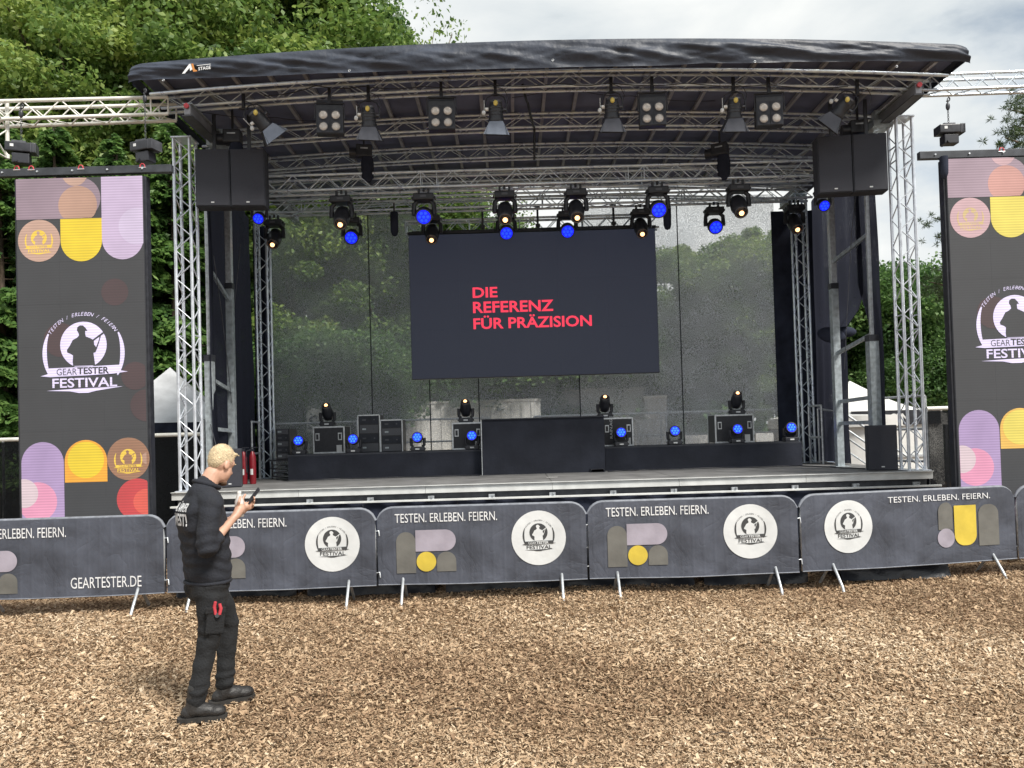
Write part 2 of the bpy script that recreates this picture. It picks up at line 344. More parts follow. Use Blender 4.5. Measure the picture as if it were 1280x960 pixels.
# ------------------------------------------------------------ lettering and flat artwork
_tx = {}
def text_mesh(s, bold=0.0, shear=0.0):
    k = (s, bold, shear)
    if k in _tx: return _tx[k]
    c = bpy.data.curves.new('lettering', 'FONT'); c.body = s; c.offset = bold; c.shear = shear; c.fill_mode = 'FRONT'; c.dimensions = '2D'; c.resolution_u = 3
    o = bpy.data.objects.new('lettering', c); COL.objects.link(o)
    me = o.to_mesh(); vs = [(v.co.x, v.co.y) for v in me.vertices]; fs = [tuple(p.vertices) for p in me.polygons]
    o.to_mesh_clear(); bpy.data.objects.remove(o); bpy.data.curves.remove(c)
    xs = [v[0] for v in vs]; ys = [v[1] for v in vs]
    _tx[k] = (vs, fs, (min(xs), max(xs), min(ys), max(ys))); return _tx[k]
def text_fit(mb, s, x0, x1, y0, y1, fr, m=0, bold=0.0, shear=0.0):
    vs, fs, (a, b, c, d) = text_mesh(s, bold, shear)
    mb.add([fr(x0 + (x - a) / (b - a) * (x1 - x0), y0 + (y - c) / (d - c) * (y1 - y0)) for x, y in vs], fs, m)
def arc_pts(cx, cy, r, a0, a1, n=20): return [(cx + r * math.cos(R(a0 + (a1 - a0) * i / n)), cy + r * math.sin(R(a0 + (a1 - a0) * i / n))) for i in range(n + 1)]
def disc(cx, cy, r, n=36): return arc_pts(cx, cy, r, 0, 360 - 360 / n, n - 1)
def scale_pts(pts): return [((x - 620) / 400, (520 - y) / 400) for x, y in pts]
SIL = scale_pts([(520, 600), (515, 560), (520, 500), (500, 485), (465, 470), (462, 445), (490, 405), (520, 350), (560, 330), (580, 310), (575, 285), (560, 260), (565, 230), (590, 213), (620, 215), (645, 240), (662, 268), (640, 268), (640, 295), (645, 320), (690, 340), (710, 352), (800, 288), (815, 282), (825, 292), (790, 318), (780, 350), (770, 385), (750, 440), (735, 475), (715, 480), (720, 520), (730, 600)])
SLING = scale_pts([(722, 365), (775, 328), (768, 360), (742, 425), (724, 400)])
def emblem(mb, fr3, cx, cy, s, light, dark, detail=True):
    """the round festival emblem; fr3(x, y, layer); light and dark are material slots"""
    def L(k): return lambda x, y: fr3(cx + x * s, cy + y * s, k)
    mb.poly([(x, y) for x, y in disc(0, 0.30, 0.555)], L(1), light)
    mb.poly(SIL, L(2), dark); mb.poly(SLING, L(3), light)
    mb.poly(scale_pts([(380, 640), (380, 605), (860, 605), (860, 640)]), L(2), dark)
    for a0, a1 in ((150, 214), (30, -34)):
        o = arc_pts(0, 0.10, 0.98, a0, a1, 14)
        i = [(0 + (0.98 - 0.035 - 0.07 * math.sin(math.pi * k / 14)) * math.cos(R(a0 + (a1 - a0) * k / 14)), 0.10 + (0.98 - 0.035 - 0.07 * math.sin(math.pi * k / 14)) * math.sin(R(a0 + (a1 - a0) * k / 14))) for k in range(15)]
        mb.poly(o + i[::-1], L(1), light)
    mb.poly(scale_pts([(285, 617), (960, 600), (975, 655), (1042, 666), (900, 682), (640, 693), (300, 700), (207, 690), (275, 672)]), L(3), light)
    mb.poly(scale_pts([(262, 830), (520, 818), (992, 806), (740, 840), (660, 858), (570, 858), (480, 840)]), L(1), light)
    text_fit(mb, 'GEAR', *scale_pts([(362, 0)])[0][:1], scale_pts([(556, 0)])[0][0], (520 - 686) / 400, (520 - 622) / 400, L(4), dark, 0.0)
    text_fit(mb, 'TESTER', (560 - 620) / 400, (862 - 620) / 400, (520 - 682) / 400, (520 - 614) / 400, L(4), dark, 0.03)
    text_fit(mb, 'FESTIVAL', (318 - 620) / 400, (935 - 620) / 400, (520 - 805) / 400, (520 - 714) / 400, L(1), light, 0.016)
    if detail:
        wtxt = 'TESTEN / ERLEBEN / FEIERN'; n = len(wtxt)
        for i, ch in enumerate(wtxt):
            if ch == ' ': continue
            a = R(146 - (146 - 36) * i / (n - 1)); rr = 0.90
            px, py = rr * math.cos(a), 0.10 + rr * math.sin(a); ca, sa = math.cos(a - math.pi / 2), math.sin(a - math.pi / 2)
            vs, fs, (x0, x1, y0, y1) = text_mesh(ch, 0.0, 0.3)
            k = 0.085 / max(0.5, (y1 - y0)); mxx = (x0 + x1) / 2
            mb.add([L(1)(px + ((x - mxx) * ca - y * sa) * k, py + ((x - mxx) * sa + y * ca) * k) for x, y in vs], fs, light)

# ============================================================ GROUND
def ground_mat():
    m = bpy.data.materials.new('wood_chip_ground'); m.use_nodes = True; t = m.node_tree; b = t.nodes['Principled BSDF']; L = t.links.new
    tc = t.nodes.new('ShaderNodeTexCoord'); v = t.nodes.new('ShaderNodeTexVoronoi'); v.inputs['Scale'].default_value = 42; v.inputs['Randomness'].default_value = 1
    mp = t.nodes.new('ShaderNodeMapping'); mp.inputs['Scale'].default_value = (1, 1.6, 1); nz = t.nodes.new('ShaderNodeTexNoise'); nz.inputs['Scale'].default_value = 1.2; nz.inputs['Detail'].default_value = 8
    rp = t.nodes.new('ShaderNodeValToRGB'); e = rp.color_ramp.elements; e[0].color = (0.06, 0.035, 0.018, 1); e[1].color = (0.42, 0.30, 0.18, 1); q = e.new(0.5); q.color = (0.20, 0.125, 0.065, 1)
    sp = t.nodes.new('ShaderNodeSeparateColor'); L(tc.outputs['Object'], mp.inputs[0]); L(mp.outputs[0], v.inputs['Vector']); L(v.outputs['Color'], sp.inputs[0]); L(tc.outputs['Object'], nz.inputs['Vector'])
    a = t.nodes.new('ShaderNodeMath'); a.operation = 'MULTIPLY_ADD'; a.inputs[1].default_value = 0.7; L(sp.outputs[0], a.inputs[0]); s = t.nodes.new('ShaderNodeMath'); s.operation = 'MULTIPLY'; s.inputs[1].default_value = 0.3; L(nz.outputs['Fac'], s.inputs[0]); L(s.outputs[0], a.inputs[2])
    L(a.outputs[0], rp.inputs['Fac']); L(rp.outputs['Color'], b.inputs['Base Color']); b.inputs['Roughness'].default_value = 0.9
    bp = t.nodes.new('ShaderNodeBump'); bp.inputs['Distance'].default_value = 0.02; L(v.outputs['Distance'], bp.inputs['Height']); L(bp.outputs['Normal'], b.inputs['Normal'])
    return m
def gz(x, y):
    return 0.018 * math.sin(x * 1.3 + 0.7 * y) + 0.014 * math.sin(2.1 * y - 0.8 * x + 1.0) + 0.012 * math.sin(x * 3.1 + 2.0) * math.sin(y * 2.7)
gx = [-300, -120, -60, -30, -20] + [i * 0.5 for i in range(-30, 31)] + [20, 30, 60, 120, 300]
gy = [-60, -20, -8] + [i * 0.5 for i in range(-8, 41)] + [25, 32, 45, 80, 150, 400]
mb = MB()
near = lambda x, y: max(0, min(1, (16 - abs(x)) / 3)) * max(0, min(1, (19 - y) / 3)) * max(0, min(1, (y + 6) / 3))
vs_ = [(x, y, (gz(x, y) * near(x, y)) - 0.012) for y in gy for x in gx]; k = len(gx)
mb.add(vs_, [(j * k + i, j * k + i + 1, (j + 1) * k + i + 1, (j + 1) * k + i) for j in range(len(gy) - 1) for i in range(k - 1)], 0, True)
struct('ground', mb, ground_mat())

def quads_mesh(name, V, tone, m, nv=4):
    """V: (n, nv, 3) corner array, tone: (n,) 0..1"""
    n = V.shape[0]; me = bpy.data.meshes.new(name); me.vertices.add(n * nv); me.vertices.foreach_set('co', V.reshape(-1).astype(np.float32))
    me.loops.add(n * nv); me.loops.foreach_set('vertex_index', np.arange(n * nv, dtype=np.int32))
    me.polygons.add(n); me.polygons.foreach_set('loop_start', np.arange(0, n * nv, nv, dtype=np.int32))
    me.update(calc_edges=True); me.validate()
    at = me.attributes.new('tone', 'FLOAT', 'POINT'); at.data.foreach_set('value', np.repeat(np.clip(tone, 0, 1), nv).astype(np.float32))
    me.materials.append(m); return me

def wood_chips():
    parts = []; tones = []
    for (y0, y1, n, s) in ((3.0, 5.2, 190000, 0.85), (5.2, 7.4, 170000, 1.0), (7.4, 10.2, 160000, 1.08), (10.2, 15.0, 30000, 1.8)):
        y = rng.uniform(y0, y1, n); hw = 0.78 * y + 1.2; x = rng.uniform(-1, 1, n) * hw
        L = rng.gamma(3.2, 0.0068, n) * s; L = np.clip(L, 0.008, 0.10 * s); W = np.clip(L * rng.uniform(0.18, 0.55, n), 0.006, 0.03 * s)
        a = rng.uniform(0, 2 * np.pi, n); p = rng.normal(0, 0.38, n); q = rng.normal(0, 0.42, n)
        u = np.stack([np.cos(a) * np.cos(p), np.sin(a) * np.cos(p), np.sin(p)], 1); v0 = np.stack([-np.sin(a), np.cos(a), np.zeros(n)], 1)
        nn = np.cross(u, v0); v = v0 * np.cos(q)[:, None] + nn * np.sin(q)[:, None]
        z = 0.018 * np.sin(x * 1.3 + 0.7 * y) + 0.014 * np.sin(2.1 * y - 0.8 * x + 1.0) + 0.012 * np.sin(x * 3.1 + 2.0) * np.sin(y * 2.7)
        c = np.stack([x, y, z + rng.beta(2, 2, n) * 0.028], 1)
        l2, w2 = (L / 2)[:, None], (W / 2)[:, None]; tp = rng.uniform(0.2, 1, n)[:, None]
        V = np.stack([c - u * l2 - v * w2, c + u * l2 - v * w2 * tp, c + u * l2 * rng.uniform(.7, 1, n)[:, None] + v * w2 * tp, c - u * l2 * rng.uniform(.7, 1, n)[:, None] + v * w2], 1)
        pn = np.array([noise.noise((a_, b_, 0.3)) for a_, b_ in zip((x[::50] * .6), (y[::50] * .9))]) if False else 0
        patch = 0.05 * np.sin(x * 2.3 + 2.2 * np.sin(y * 1.7 + x * .6)) * np.sin(y * 3.1 + 1.9 * np.sin(x * 1.1)) + 0.10 * np.sin(x * 0.9 + 1.2 * np.sin(y * 0.8)) + 0.07 * np.sin(y * 1.9 + x * 0.5) + 0.05 * np.sin(4.1 * x + 3.3 * y)
        tn = rng.beta(2.3, 1.9, n) * 0.88 + 0.08 + patch
        dirt = np.clip((y - 8.6) / 1.2, 0, 1) * 0.2; tn = tn - dirt
        parts.append(V); tones.append(tn)
    n = 1500; y = rng.uniform(3.2, 9, n); x = rng.uniform(-1, 1, n) * (0.78 * y + 1); a = rng.uniform(0, 2 * np.pi, n); l = rng.uniform(.025, .06, n)[:, None]; w_ = rng.uniform(.002, .006, n)[:, None]
    u = np.stack([np.cos(a), np.sin(a), rng.normal(0, .15, n)], 1); v = np.stack([-np.sin(a), np.cos(a), rng.normal(0, .3, n)], 1)
    c = np.stack([x, y, 0.018 * np.sin(x * 1.3 + 0.7 * y) + 0.014 * np.sin(2.1 * y - 0.8 * x + 1.0) + 0.012 * np.sin(x * 3.1 + 2.0) * np.sin(y * 2.7) + .03], 1)
    parts.append(np.stack([c - u * l - v * w_, c + u * l - v * w_ * .4, c + u * l + v * w_ * .4, c - u * l + v * w_], 1)); tones.append(rng.choice([.08, .2, .3, .75], n) + rng.normal(0, .04, n))
    me = quads_mesh('wood_chips', np.concatenate(parts), np.concatenate(tones), CHIP)
    o = link('wood_chips', me, kind='stuff'); o['label'] = 'coarse tan and brown wood chips strewn over the ground'; o['category'] = 'wood chips'
wood_chips()
tw = MB()
for (px, py) in ((50, 842), (480, 868), (905, 921), (1035, 930), (870, 845), (575, 890), (120, 905)):
    Y = CAMZ * 960 / (py - 543 + (px - 640) * 0.026); p = P(px, py, Y); a = random.uniform(-.5, .5); l = random.uniform(.06, .12)
    solo('twig', MB().tube([(-l, 0, 0), (-l * .2, .006, .012), (l * .5, -.004, .008), (l, .01, .014)], [.003, .004, .003, .0015], 5), BARK,
         {50: 'dark thin twig on the wood chips left of the standing man', 480: 'dark thin twig on the wood chips in the middle foreground', 905: 'thin twig near the bottom edge on the right, left of another twig', 1035: 'thin dark twig at the bottom right edge of the wood chips',
          870: 'dark twig on the chips below the third round emblem', 575: 'small twig lying in the middle foreground, nearer than a longer one', 120: 'twig at the lower left of the wood chips'}[px], 'twig', (p.x, Y, .03), a, 'twigs on the wood chips')

# ============================================================ STAGE
ZD = 1.18; YF = 11.5; YB = 16.0
XL = P(215, 617, YF).x; XR = P(1165, 588, YF).x
st = thing('stage_platform', 'wide low open air stage platform with aluminium edge above the black skirt', 'stage', ((XL + XR) / 2, YF, 0))
cx = (XL + XR) / 2; hw = (XR - XL) / 2
nx_, ny_ = 6, 3
for i in range(nx_):
    for j in range(ny_):
        w_, d_ = 2 * hw / nx_, (YB - YF) / ny_
        part('deck_panel', MB().box((-hw + (i + .5) * w_, (j + .5) * d_ + .03, ZD - .02 - .001 * ((i + j) % 2)), (w_ - .008, d_ - .008, .04)), DECKM, st, bevel=0.003)
    part('edge_beam', MB().box((-hw + (i + .5) * 2 * hw / nx_, 0, ZD - .062), (2 * hw / nx_ - .004, .05, .115)), FASCIA, st, bevel=.004)
part('edge_lip', MB().box((0, -.02, ZD - .005), (2 * hw, .07, .008)), FASCIA, st)
part('lower_rail', MB().box((.05, -.03, ZD - .222), (2 * hw + .12, .05, .028)), FASCIA, st, bevel=.003)
part('under_beam', MB().box((0, .10, ZD - .17), (2 * hw - .1, .06, .10)), DARKSTEEL, st)
for i in range(13):
    x = -hw + .25 + i * (2 * hw - .5) / 12
    part('bracket', MB().box((x, -.01, ZD - .185), (.09, .05, .05)).cyl((x + .02, -.04, ZD - .17), (x + .02, -.07, ZD - .17), .015), GALV, st)
sk = thing('stage_skirt', 'black cloth skirt hanging below the aluminium stage edge down to the chips', 'skirt', (cx, YF + .03, 0))
n = 8
for i in range(n):
    x0 = -hw + i * 2 * hw / n; x1 = x0 + 2 * hw / n
    part('cloth_panel', MB().grid(lambda u, v: (x0 + u * (x1 - x0), .012 * math.sin(u * 21 + i) + .02 * noise.noise((x0 * 3 + u * 4, v * 2, i)), v * (ZD - .235)), 24, 8), BLACK_CLOTH, sk)
for sgn in (-1, 1):
    part('side_cloth', MB().grid(lambda u, v: (sgn * hw + .012 * math.sin(u * 40), .05 + u * (YB - YF), v * (ZD - .08)), 40, 4), BLACK_CLOTH, sk)

# black covered ballast under and before the skirt
def ballast(px0, px1, Y, h, d, label):
    a, b = X(px0, 745, Y), X(px1, 745, Y); L = b - a
    def f(u, v):
        # wrap: v 0 bottom front .. 0.6 top front .. 1 back
        x = u * L; nzz = noise.noise((x * 2.3 + px0, v * 5, 1.7)); n2 = noise.noise((x * 6 + px0, v * 9, 4.1))
        if v < .55: y, z = -.10 * (1 - v / .55) ** 2 + .03, h * (v / .55)
        else: y, z = .03 + (v - .55) / .45 * d, h
        return (x, y + .05 * nzz + .02 * n2 + (.03 if (u in (0, 1)) else 0), max(0, z + .05 * nzz * v + .018 * n2))
    m = MB().grid(f, int(L * 22), 18)
    m.add([(0, .03, 0), (0, d, 0), (0, d, h * .97), (0, .05, h * .97)], [(0, 1, 2, 3)]); m.add([(L, .03, 0), (L, d, 0), (L, d, h * .97), (L, .05, h * .97)], [(3, 2, 1, 0)])
    solo('ballast_cover', m, mat('black_plastic_sheet', (0.018, 0.02, 0.026), 0.32, 0, 0.3, 5, 0.6, 8), label, 'ballast', (a, Y, 0), 0, 'black sheeted ballast in front of the stage')
ballast(222, 372, 9.5, .52, 1.3, 'black sheet over ballast behind the standing man and first emblem barrier')
ballast(385, 545, 9.45, .50, 1.3, 'wrinkled black sheet over ballast below the first round emblem')
ballast(558, 868, 9.4, .50, 1.3, 'long black sheeted ballast under the two middle barriers')
ballast(880, 1010, 9.4, .50, 1.3, 'black sheeted ballast between the third and fourth round emblems')
ballast(1052, 1189, 9.45, .42, 1.2, 'black sheeted ballast under the angled barrier on the right')

# risers, centre block
def riser(pa, pb, Yf, yb, z, label, name='riser', h=None):
    a, b = X(pa, 580, Yf), X(pb, 580, Yf); t = thing(name, label, name.replace('_', ' '), ((a + b) / 2, Yf, ZD)); L = b - a
    part('cloth', MB().grid(lambda u, v: (-L / 2 + u * L, -.004 + .01 * noise.noise((u * 8, v * 2, pa)), v * (z - .03)), 30, 5), RISER, t)
    part('top', MB().box((0, (yb - Yf) / 2, z - .015), (L, yb - Yf, .03)), BLACK_MATT, t, bevel=.004)
    part('frame', MB().box((0, (yb - Yf) / 2 + .01, (z - .03) / 2), (L - .02, yb - Yf - .02, z - .034)), RISER, t)
    return t
riser(360, 603, 14.1, 15.1, .46, 'long low black riser on the left half of the stage')
riser(757, 1003, 14.2, 15.1, .44, 'long low black riser on the right half of the stage')
Yc = 13.9
a, b = X(603, 560, Yc), X(756, 560, Yc)
t = thing('presenter_counter', 'tall black cloth covered counter in the middle of the stage', 'counter', ((a + b) / 2, Yc, ZD))
L_ = b - a
part('front_cloth', MB().grid(lambda u, v: (-L_ / 2 + u * L_, .008 * noise.noise((u * 7, v * 5, 3)), v * 1.0), 24, 12), RISER, t)
part('body', MB().box((0, .32, .5), (L_ - .01, .58, .985)), RISER, t)
part('top', MB().box((0, .3, 1.003), (L_, .66, .02)), BLACK_MATT, t, bevel=.003)
part('edge_strip', MB().box((-L_ / 2 - .012, .0, .5), (.012, .03, 1.0)), GALV, t)
p = P(747, 587, 13.75); solo('stage_monitor_wedge', MB().poly([(-.13, 0), (.13, 0), (.1, .06), (-.1, .05)], lambda x, y: (x, 0, y)).box((0, .1, .03), (.24, .2, .055)), BLACK, 'small flat black box on the deck at the foot of the counter', 'stage box', (p.x, 13.75, ZD), 0, bevel=.004)

# ============================================================ TOWERS
def tower(px, py0, py1, Y, label, z0, ztop, m, wdt=.24, rz=0):
    p = P(px, (py0 + py1) / 2, Y)
    t = truss('truss_tower', label, 'truss tower', nodes_between((p.x, Y, z0), (p.x, Y, ztop), .215), (math.cos(rz), math.sin(rz), 0), (-math.sin(rz), math.cos(rz), 0), wdt, wdt, .025, .009, m, 'upright lattice towers of the stage', ring=(0, 10, 11, 22, 23), lower=True)
    part('base_plate', MB().box((0, 0, .006), (wdt + .12, wdt + .12, .012)), m, t)
    part('top_plate', MB().box((0, 0, ztop - z0 + .01), (wdt + .07, wdt + .07, .02)), m, t)
    return t, p.x
tw1, TXL = tower(235, 160, 600, YF + .2, 'bright lattice tower at the left front corner of the stage', ZD + .002, 6.55, ALU)
tw2, TXR = tower(1133, 150, 585, YF + .2, 'lattice tower at the right front corner of the stage beside the loudspeaker', ZD + .002, 6.55, ALU)
tower(331, 280, 597, 15.1, 'slimmer rear lattice tower left of the mesh back cloth', ZD + .002, 6.45, ALU_OLD, .22)
tower(1004, 270, 578, 15.1, 'slimmer rear lattice tower right of the mesh back cloth', ZD + .002, 6.45, ALU_OLD, .22)

# telescopic roof masts along both sides
def mast(px_lo, px_hi, y_lo, y_mid, y_hi, Y, wlo, whi, label, foot=None):
    lo = P(px_lo, y_lo, Y); zm = P(px_lo, y_mid, Y).z; x = lo.x
    t = thing('roof_mast', label, 'mast', (x, Y, ZD), 0, 'telescopic masts that carry the roof')
    h = 6.4 - ZD; zm -= ZD
    part('lower_tube', MB().box((0, 0, zm / 2), (wlo, wlo, zm)), STEEL, t, bevel=.004)
    part('upper_tube', MB().box((0, 0, (zm + h) / 2), (whi, whi, h - zm)), GALV, t, bevel=.004)
    part('collar', MB().box((0, 0, zm + .03), (wlo + .012, wlo + .012, .10)), BLACK, t)
    part('foot_plate', MB().box((0, 0, .008), (wlo + .14, wlo + .14, .016)), STEEL, t)
    return t, x
m1_, xa = mast(265, 265, 600, 450, 265, 12.2, .125, .055, 'thick galvanised roof mast nearest the left tower')
m2_, xb = mast(292, 290, 600, 360, 265, 13.2, .115, .10, 'second galvanised roof mast behind the left front mast')
m3_, xc = mast(1096, 1090, 580, 425, 255, 12.2, .15, .055, 'thick galvanised roof mast behind the black floor loudspeaker')
m4_, xd = mast(1050, 1046, 578, 360, 250, 13.3, .12, .10, 'second galvanised roof mast left of the black floor loudspeaker')
def braces(t, x0, Y0, x1, Y1, zs):
    for z0, z1 in zs:
        a = Vector((0, 0, z0)); b = Vector((x1 - x0, Y1 - Y0, z1)); d = (b - a)
        part('cross_brace', MB().box(a.lerp(b, .5), (.045, d.length, .06), d.to_track_quat('Y', 'Z').to_matrix()), STEEL, t)
braces(m1_, xa, 12.2, xb, 13.2, ((3.55, 3.15), (1.75, 1.6), (.95, .92)))
braces(m3_, xc, 12.2, xd, 13.3, ((3.75, 3.55), (2.15, 1.95), (1.15, 1.12), (.75, .75)))
cb = MB()
for s_, a_, b_ in ((1, (xa + .08, 12.25, 4.9), (xb - .02, 13.3, 2.2)), (1, (xb + .1, 13.5, 5.4), (xb - .25, 13.1, 2.0)), (1, (xa + .03, 12.1, 2.2), (xa + .22, 12.1, 1.25))):
    m_ = [Vector(a_).lerp(Vector(b_), i / 10) + Vector((0.03 * math.sin(i * .3), 0, -.05 * math.sin(math.pi * i / 10))) for i in range(11)]
    solo('bracing_cable', MB().tube([p - Vector(a_) for p in m_], .006, 5), DARKSTEEL, {4.9: 'thin dark cable slanting between the two left masts', 5.4: 'thin dark cable crossing the left side curtain behind the second mast', 2.2: 'black cable curling down the foot of the left front mast'}[a_[2]], 'cable', a_)
a_ = Vector((xc - .03, 12.3, 6.2)); b_ = Vector((xc - 1.0, 15.0, 4.3))
solo('bracing_cable', MB().tube([(0, 0, 0), (-.16, .05, -1.2), (-.27, .1, -2.6), (-.33, .12, -3.4)], .006, 5), DARKSTEEL, 'thin cable running down the right side curtain between the masts', 'cable', a_)

# ============================================================ ROOF
RX = (P(165, 95, 10.4).x, P(1208, 80, 10.4).x); RC = sum(RX) / 2; RH = (RX[1] - RX[0]) / 2
def arch(x): t = (x - RC) / RH; return 7.05 + .20 * (1 - t * t) - .03 * t
RY0, RY1 = 10.4, 16.3
rf = thing('stage_roof', 'arched black tarpaulin roof over the whole stage', 'roof', (RC, RY0, 0))
def lx(u): return -RH + 2 * RH * u
def edge(u):   # soft folded corner at both ends
    e = min(u, 1 - u) * 2 * RH; return max(0, 1 - e / .20)
part('top_sheet', MB().grid(lambda u, v: (lx(u), v * (RY1 - RY0), arch(RC + lx(u)) + .008 + .03 * math.sin(v * math.pi * 5) ** 2 * .4 - .03 * edge(u) ** 2), 60, 30), ROOFCLOTH, rf)
part('lining', MB().grid(lambda u, v: (lx(u) * .995, .05 + v * (RY1 - RY0 - .1), arch(RC + lx(u)) - .05 + .012 * noise.noise((u * 20, v * 9, 0)) - .03 * edge(u) ** 2), 60, 30), ROOFUNDER, rf)
def vdrop(u): t = 2 * u - 1; return .37 - .15 * abs(t) ** 2 + .022 * noise.noise((u * 14, 3.3, 1)) + (.04 if abs(u - .505) < .03 else 0) * 0
def val(u, v):
    wv = noise.noise((u * 13 - v * 1.6, v * 1.6, 5.0)) * .08 + noise.noise((u * 34 - v * 5, v * 2, 9.0)) * .035 + abs(noise.noise((u * 25 + v * 4, v * 1, 2.0))) * .035
    e = edge(u); return (lx(u) + (.06 * v if u > .98 else -.06 * v if u < .02 else 0), -.03 - .05 * math.sin(math.pi * min(1, v * 1.1)) + wv * math.sin(math.pi * min(.9, v)) + .03 * e ** 2, arch(RC + lx(u)) + .015 - .02 * e ** 2 - v * vdrop(u))
part('front_valance', MB().grid(val, 260, 14), ROOFCLOTH, rf)
for sgn in (-1, 1):
    part('side_valance', MB().grid(lambda u, v: (sgn * (RH + .04 * math.sin(v * 3) - .02) + .015 * noise.noise((u * 9, v * 3, sgn)), .02 + u * (RY1 - RY0), arch(RC + RH) - .05 - v * (.16 + .04 * noise.noise((u * 6, 0, 2)))), 60, 6), ROOFCLOTH, rf)
for px, py in ((437, 89), (691, 76), (943, 78), (205, 101), (1120, 84)):
    p = P(px, py, RY0 - .08); part('eyelet', MB().tube([(p.x - RC + .014 * math.cos(a), -.10, p.z + .014 * math.sin(a)) for a in np.linspace(0, 2 * math.pi, 9)[:-1]], .004, 5, closed=True), GALV, rf)
lm = MB(); p0 = P(230, 95, RY0 - .12); p1 = P(260, 93, RY0 - .12)
fr_ = lambda x, y: (p0.x - RC + x * .335, -.185, p0.z + .0 + y * .12 + x * .035)
lm.poly([(0, 0), (.30, 1), (.38, 1), (.42, .35), (.33, .2), (.31, .55), (.12, 0)], fr_, 0); lm.poly([(.36, .98), (.46, 1), (.52, .30), (.60, .18), (.62, .05), (.46, .05), (.42, .35)], fr_, 1)
text_fit(lm, 'STAGE', .66, 1.16, .12, .50, fr_, 0, .02); lm.poly([(.6, .66), (1.16, .64), (1.16, .70), (.6, .72)], fr_, 0)
part('lettering', lm, [WHITEP, mat('orange_print', (.55, .22, .05), .6)], rf, 'white and orange lettering AL STAGE')

def roof_rib(Y, label, h=.22, w=.16):
    n = 34; xs = [RX[0] + .16 + (RX[1] - RX[0] - .32) * i / n for i in range(n + 1)]
    return truss('roof_rib', label, 'roof truss', [Vector((x, Y, arch(x) - .26)) for x in xs], (0, 1, 0), (0, 0, 1), w, h, .022, .008, ALU_OLD, 'arched roof trusses', lower=False)
roof_rib(11.0, 'foremost arched roof truss, the spotlights and blinders hang from it')
roof_rib(12.45, 'second arched roof truss, behind the four lamp blinders')
roof_rib(13.75, 'third arched roof truss, just above the straight lamp truss')
roof_rib(15.0, 'fourth arched roof truss, mostly hidden by the straight trusses')
roof_rib(16.1, 'rearmost arched roof truss at the back edge of the roof', .24)
fe = MB(); n = 40
fr_t = thing('eave_rail', 'bright tube along the front eave below the roof valance', 'rail', (RC, 10.55, 0))
part('tube', MB().tube([(lx(.015 + .97 * i / n), 0, arch(RC + lx(.015 + .97 * i / n)) - .33) for i in range(n + 1)], .024, 8), ALU_OLD, fr_t)
for i in range(23):
    u = (i + .6) / 23.2; x = RC + lx(u)
    part('purlin', MB().box((lx(u), .2 + 2.7, arch(x) - .10), (.05, 5.4, .055)), mat('dull_purlin', (.40, .40, .43), .5, .3, .2, 4), rf)
for sgn, lab in ((-1, 'deep grey side beam of the roof above the left tower'), (1, 'deep grey side beam of the roof above the right tower')):
    x = RC + sgn * (RH - .62) if sgn < 0 else RC + (RH - .50)
    t = thing('roof_side_beam', lab, 'roof beam', (x, 10.75, 6.58), 0, 'side beams of the roof')
    part('beam', MB().box((0, 2.7, .02), (.09, 5.5, .15)), mat('side_beam_grey', (.26, .27, .30), .5, .3, .3, 2), t, bevel=.01)
    part('flange', MB().box((0, 2.7, -.066), (.14, 5.5, .014)), DARKSTEEL, t)
    part('upper_flange', MB().box((0, 2.7, .106), (.14, 5.5, .014)), STEEL, t)
    part('end_tag', MB().cyl((0, -.06, .06), (0, -.085, .06), .036, n=16), REDRUB, t)
    part('head_block', MB().box((-.02 * sgn, 1.1, -.06), (.30, .32, .10)).box((0, 1.1, .08), (.2, .12, .2)), STEEL, t, bevel=.008)

# straight lamp trusses
def straight(pa, pb, Y, z, h, w, label, m=ALU, pitch=.27, ring=(), lower=True):
    xa_, xb_ = X(pa[0], pa[1], Y), X(pb[0], pb[1], Y)
    return truss('lamp_truss', label, 'lighting truss', nodes_between((xa_, Y, z), (xb_, Y, z), pitch), (0, 1, 0), (0, 0, 1), w, h, .024, .009, m, 'straight trusses that carry lamps', ring=ring, lower=lower)
ZT1 = (P(640, 213, 12.7).z + P(640, 235, 12.7).z) / 2
straight((250, 230), (1100, 208), 12.7, ZT1, .25, .25, 'long straight lighting truss with the upper row of moving lights', ALU_OLD, .265, (1, 14, 15, 27, 28))
ZT2 = (P(640, 246, 15.0).z + P(640, 263, 15.0).z) / 2
straight((326, 256), (1012, 238), 14.7, ZT2 - .05, .24, .24, 'rear straight lighting truss with the lower row of moving lights', ALU_OLD, .27, (3, 12, 20, 30))
ZT3 = P(666, 281, 15.2).z
straight((508, 287), (822, 276), 15.25, ZT3, .26, .2, 'short truss directly above the video screen', ALU_OLD, .25, (0, 5, 9, 14))
for px in (603, 672, 767): 
    p = P(px, 270, 15.05); solo('truss_hanger', MB().box((0, 0, 0), (.04, .05, .62)).box((0, 0, .28), (.10, .10, .06)).box((0, 0, -.1), (.09, .10, .05)), BLACK, {603: 'short black hanger left of the middle above the video screen', 672: 'short black hanger above the middle of the video screen', 767: 'short black hanger right of the middle above the video screen'}[px], 'hanger', (p.x, 15.08, ZT3 + .05), 0, 'hangers above the video screen')

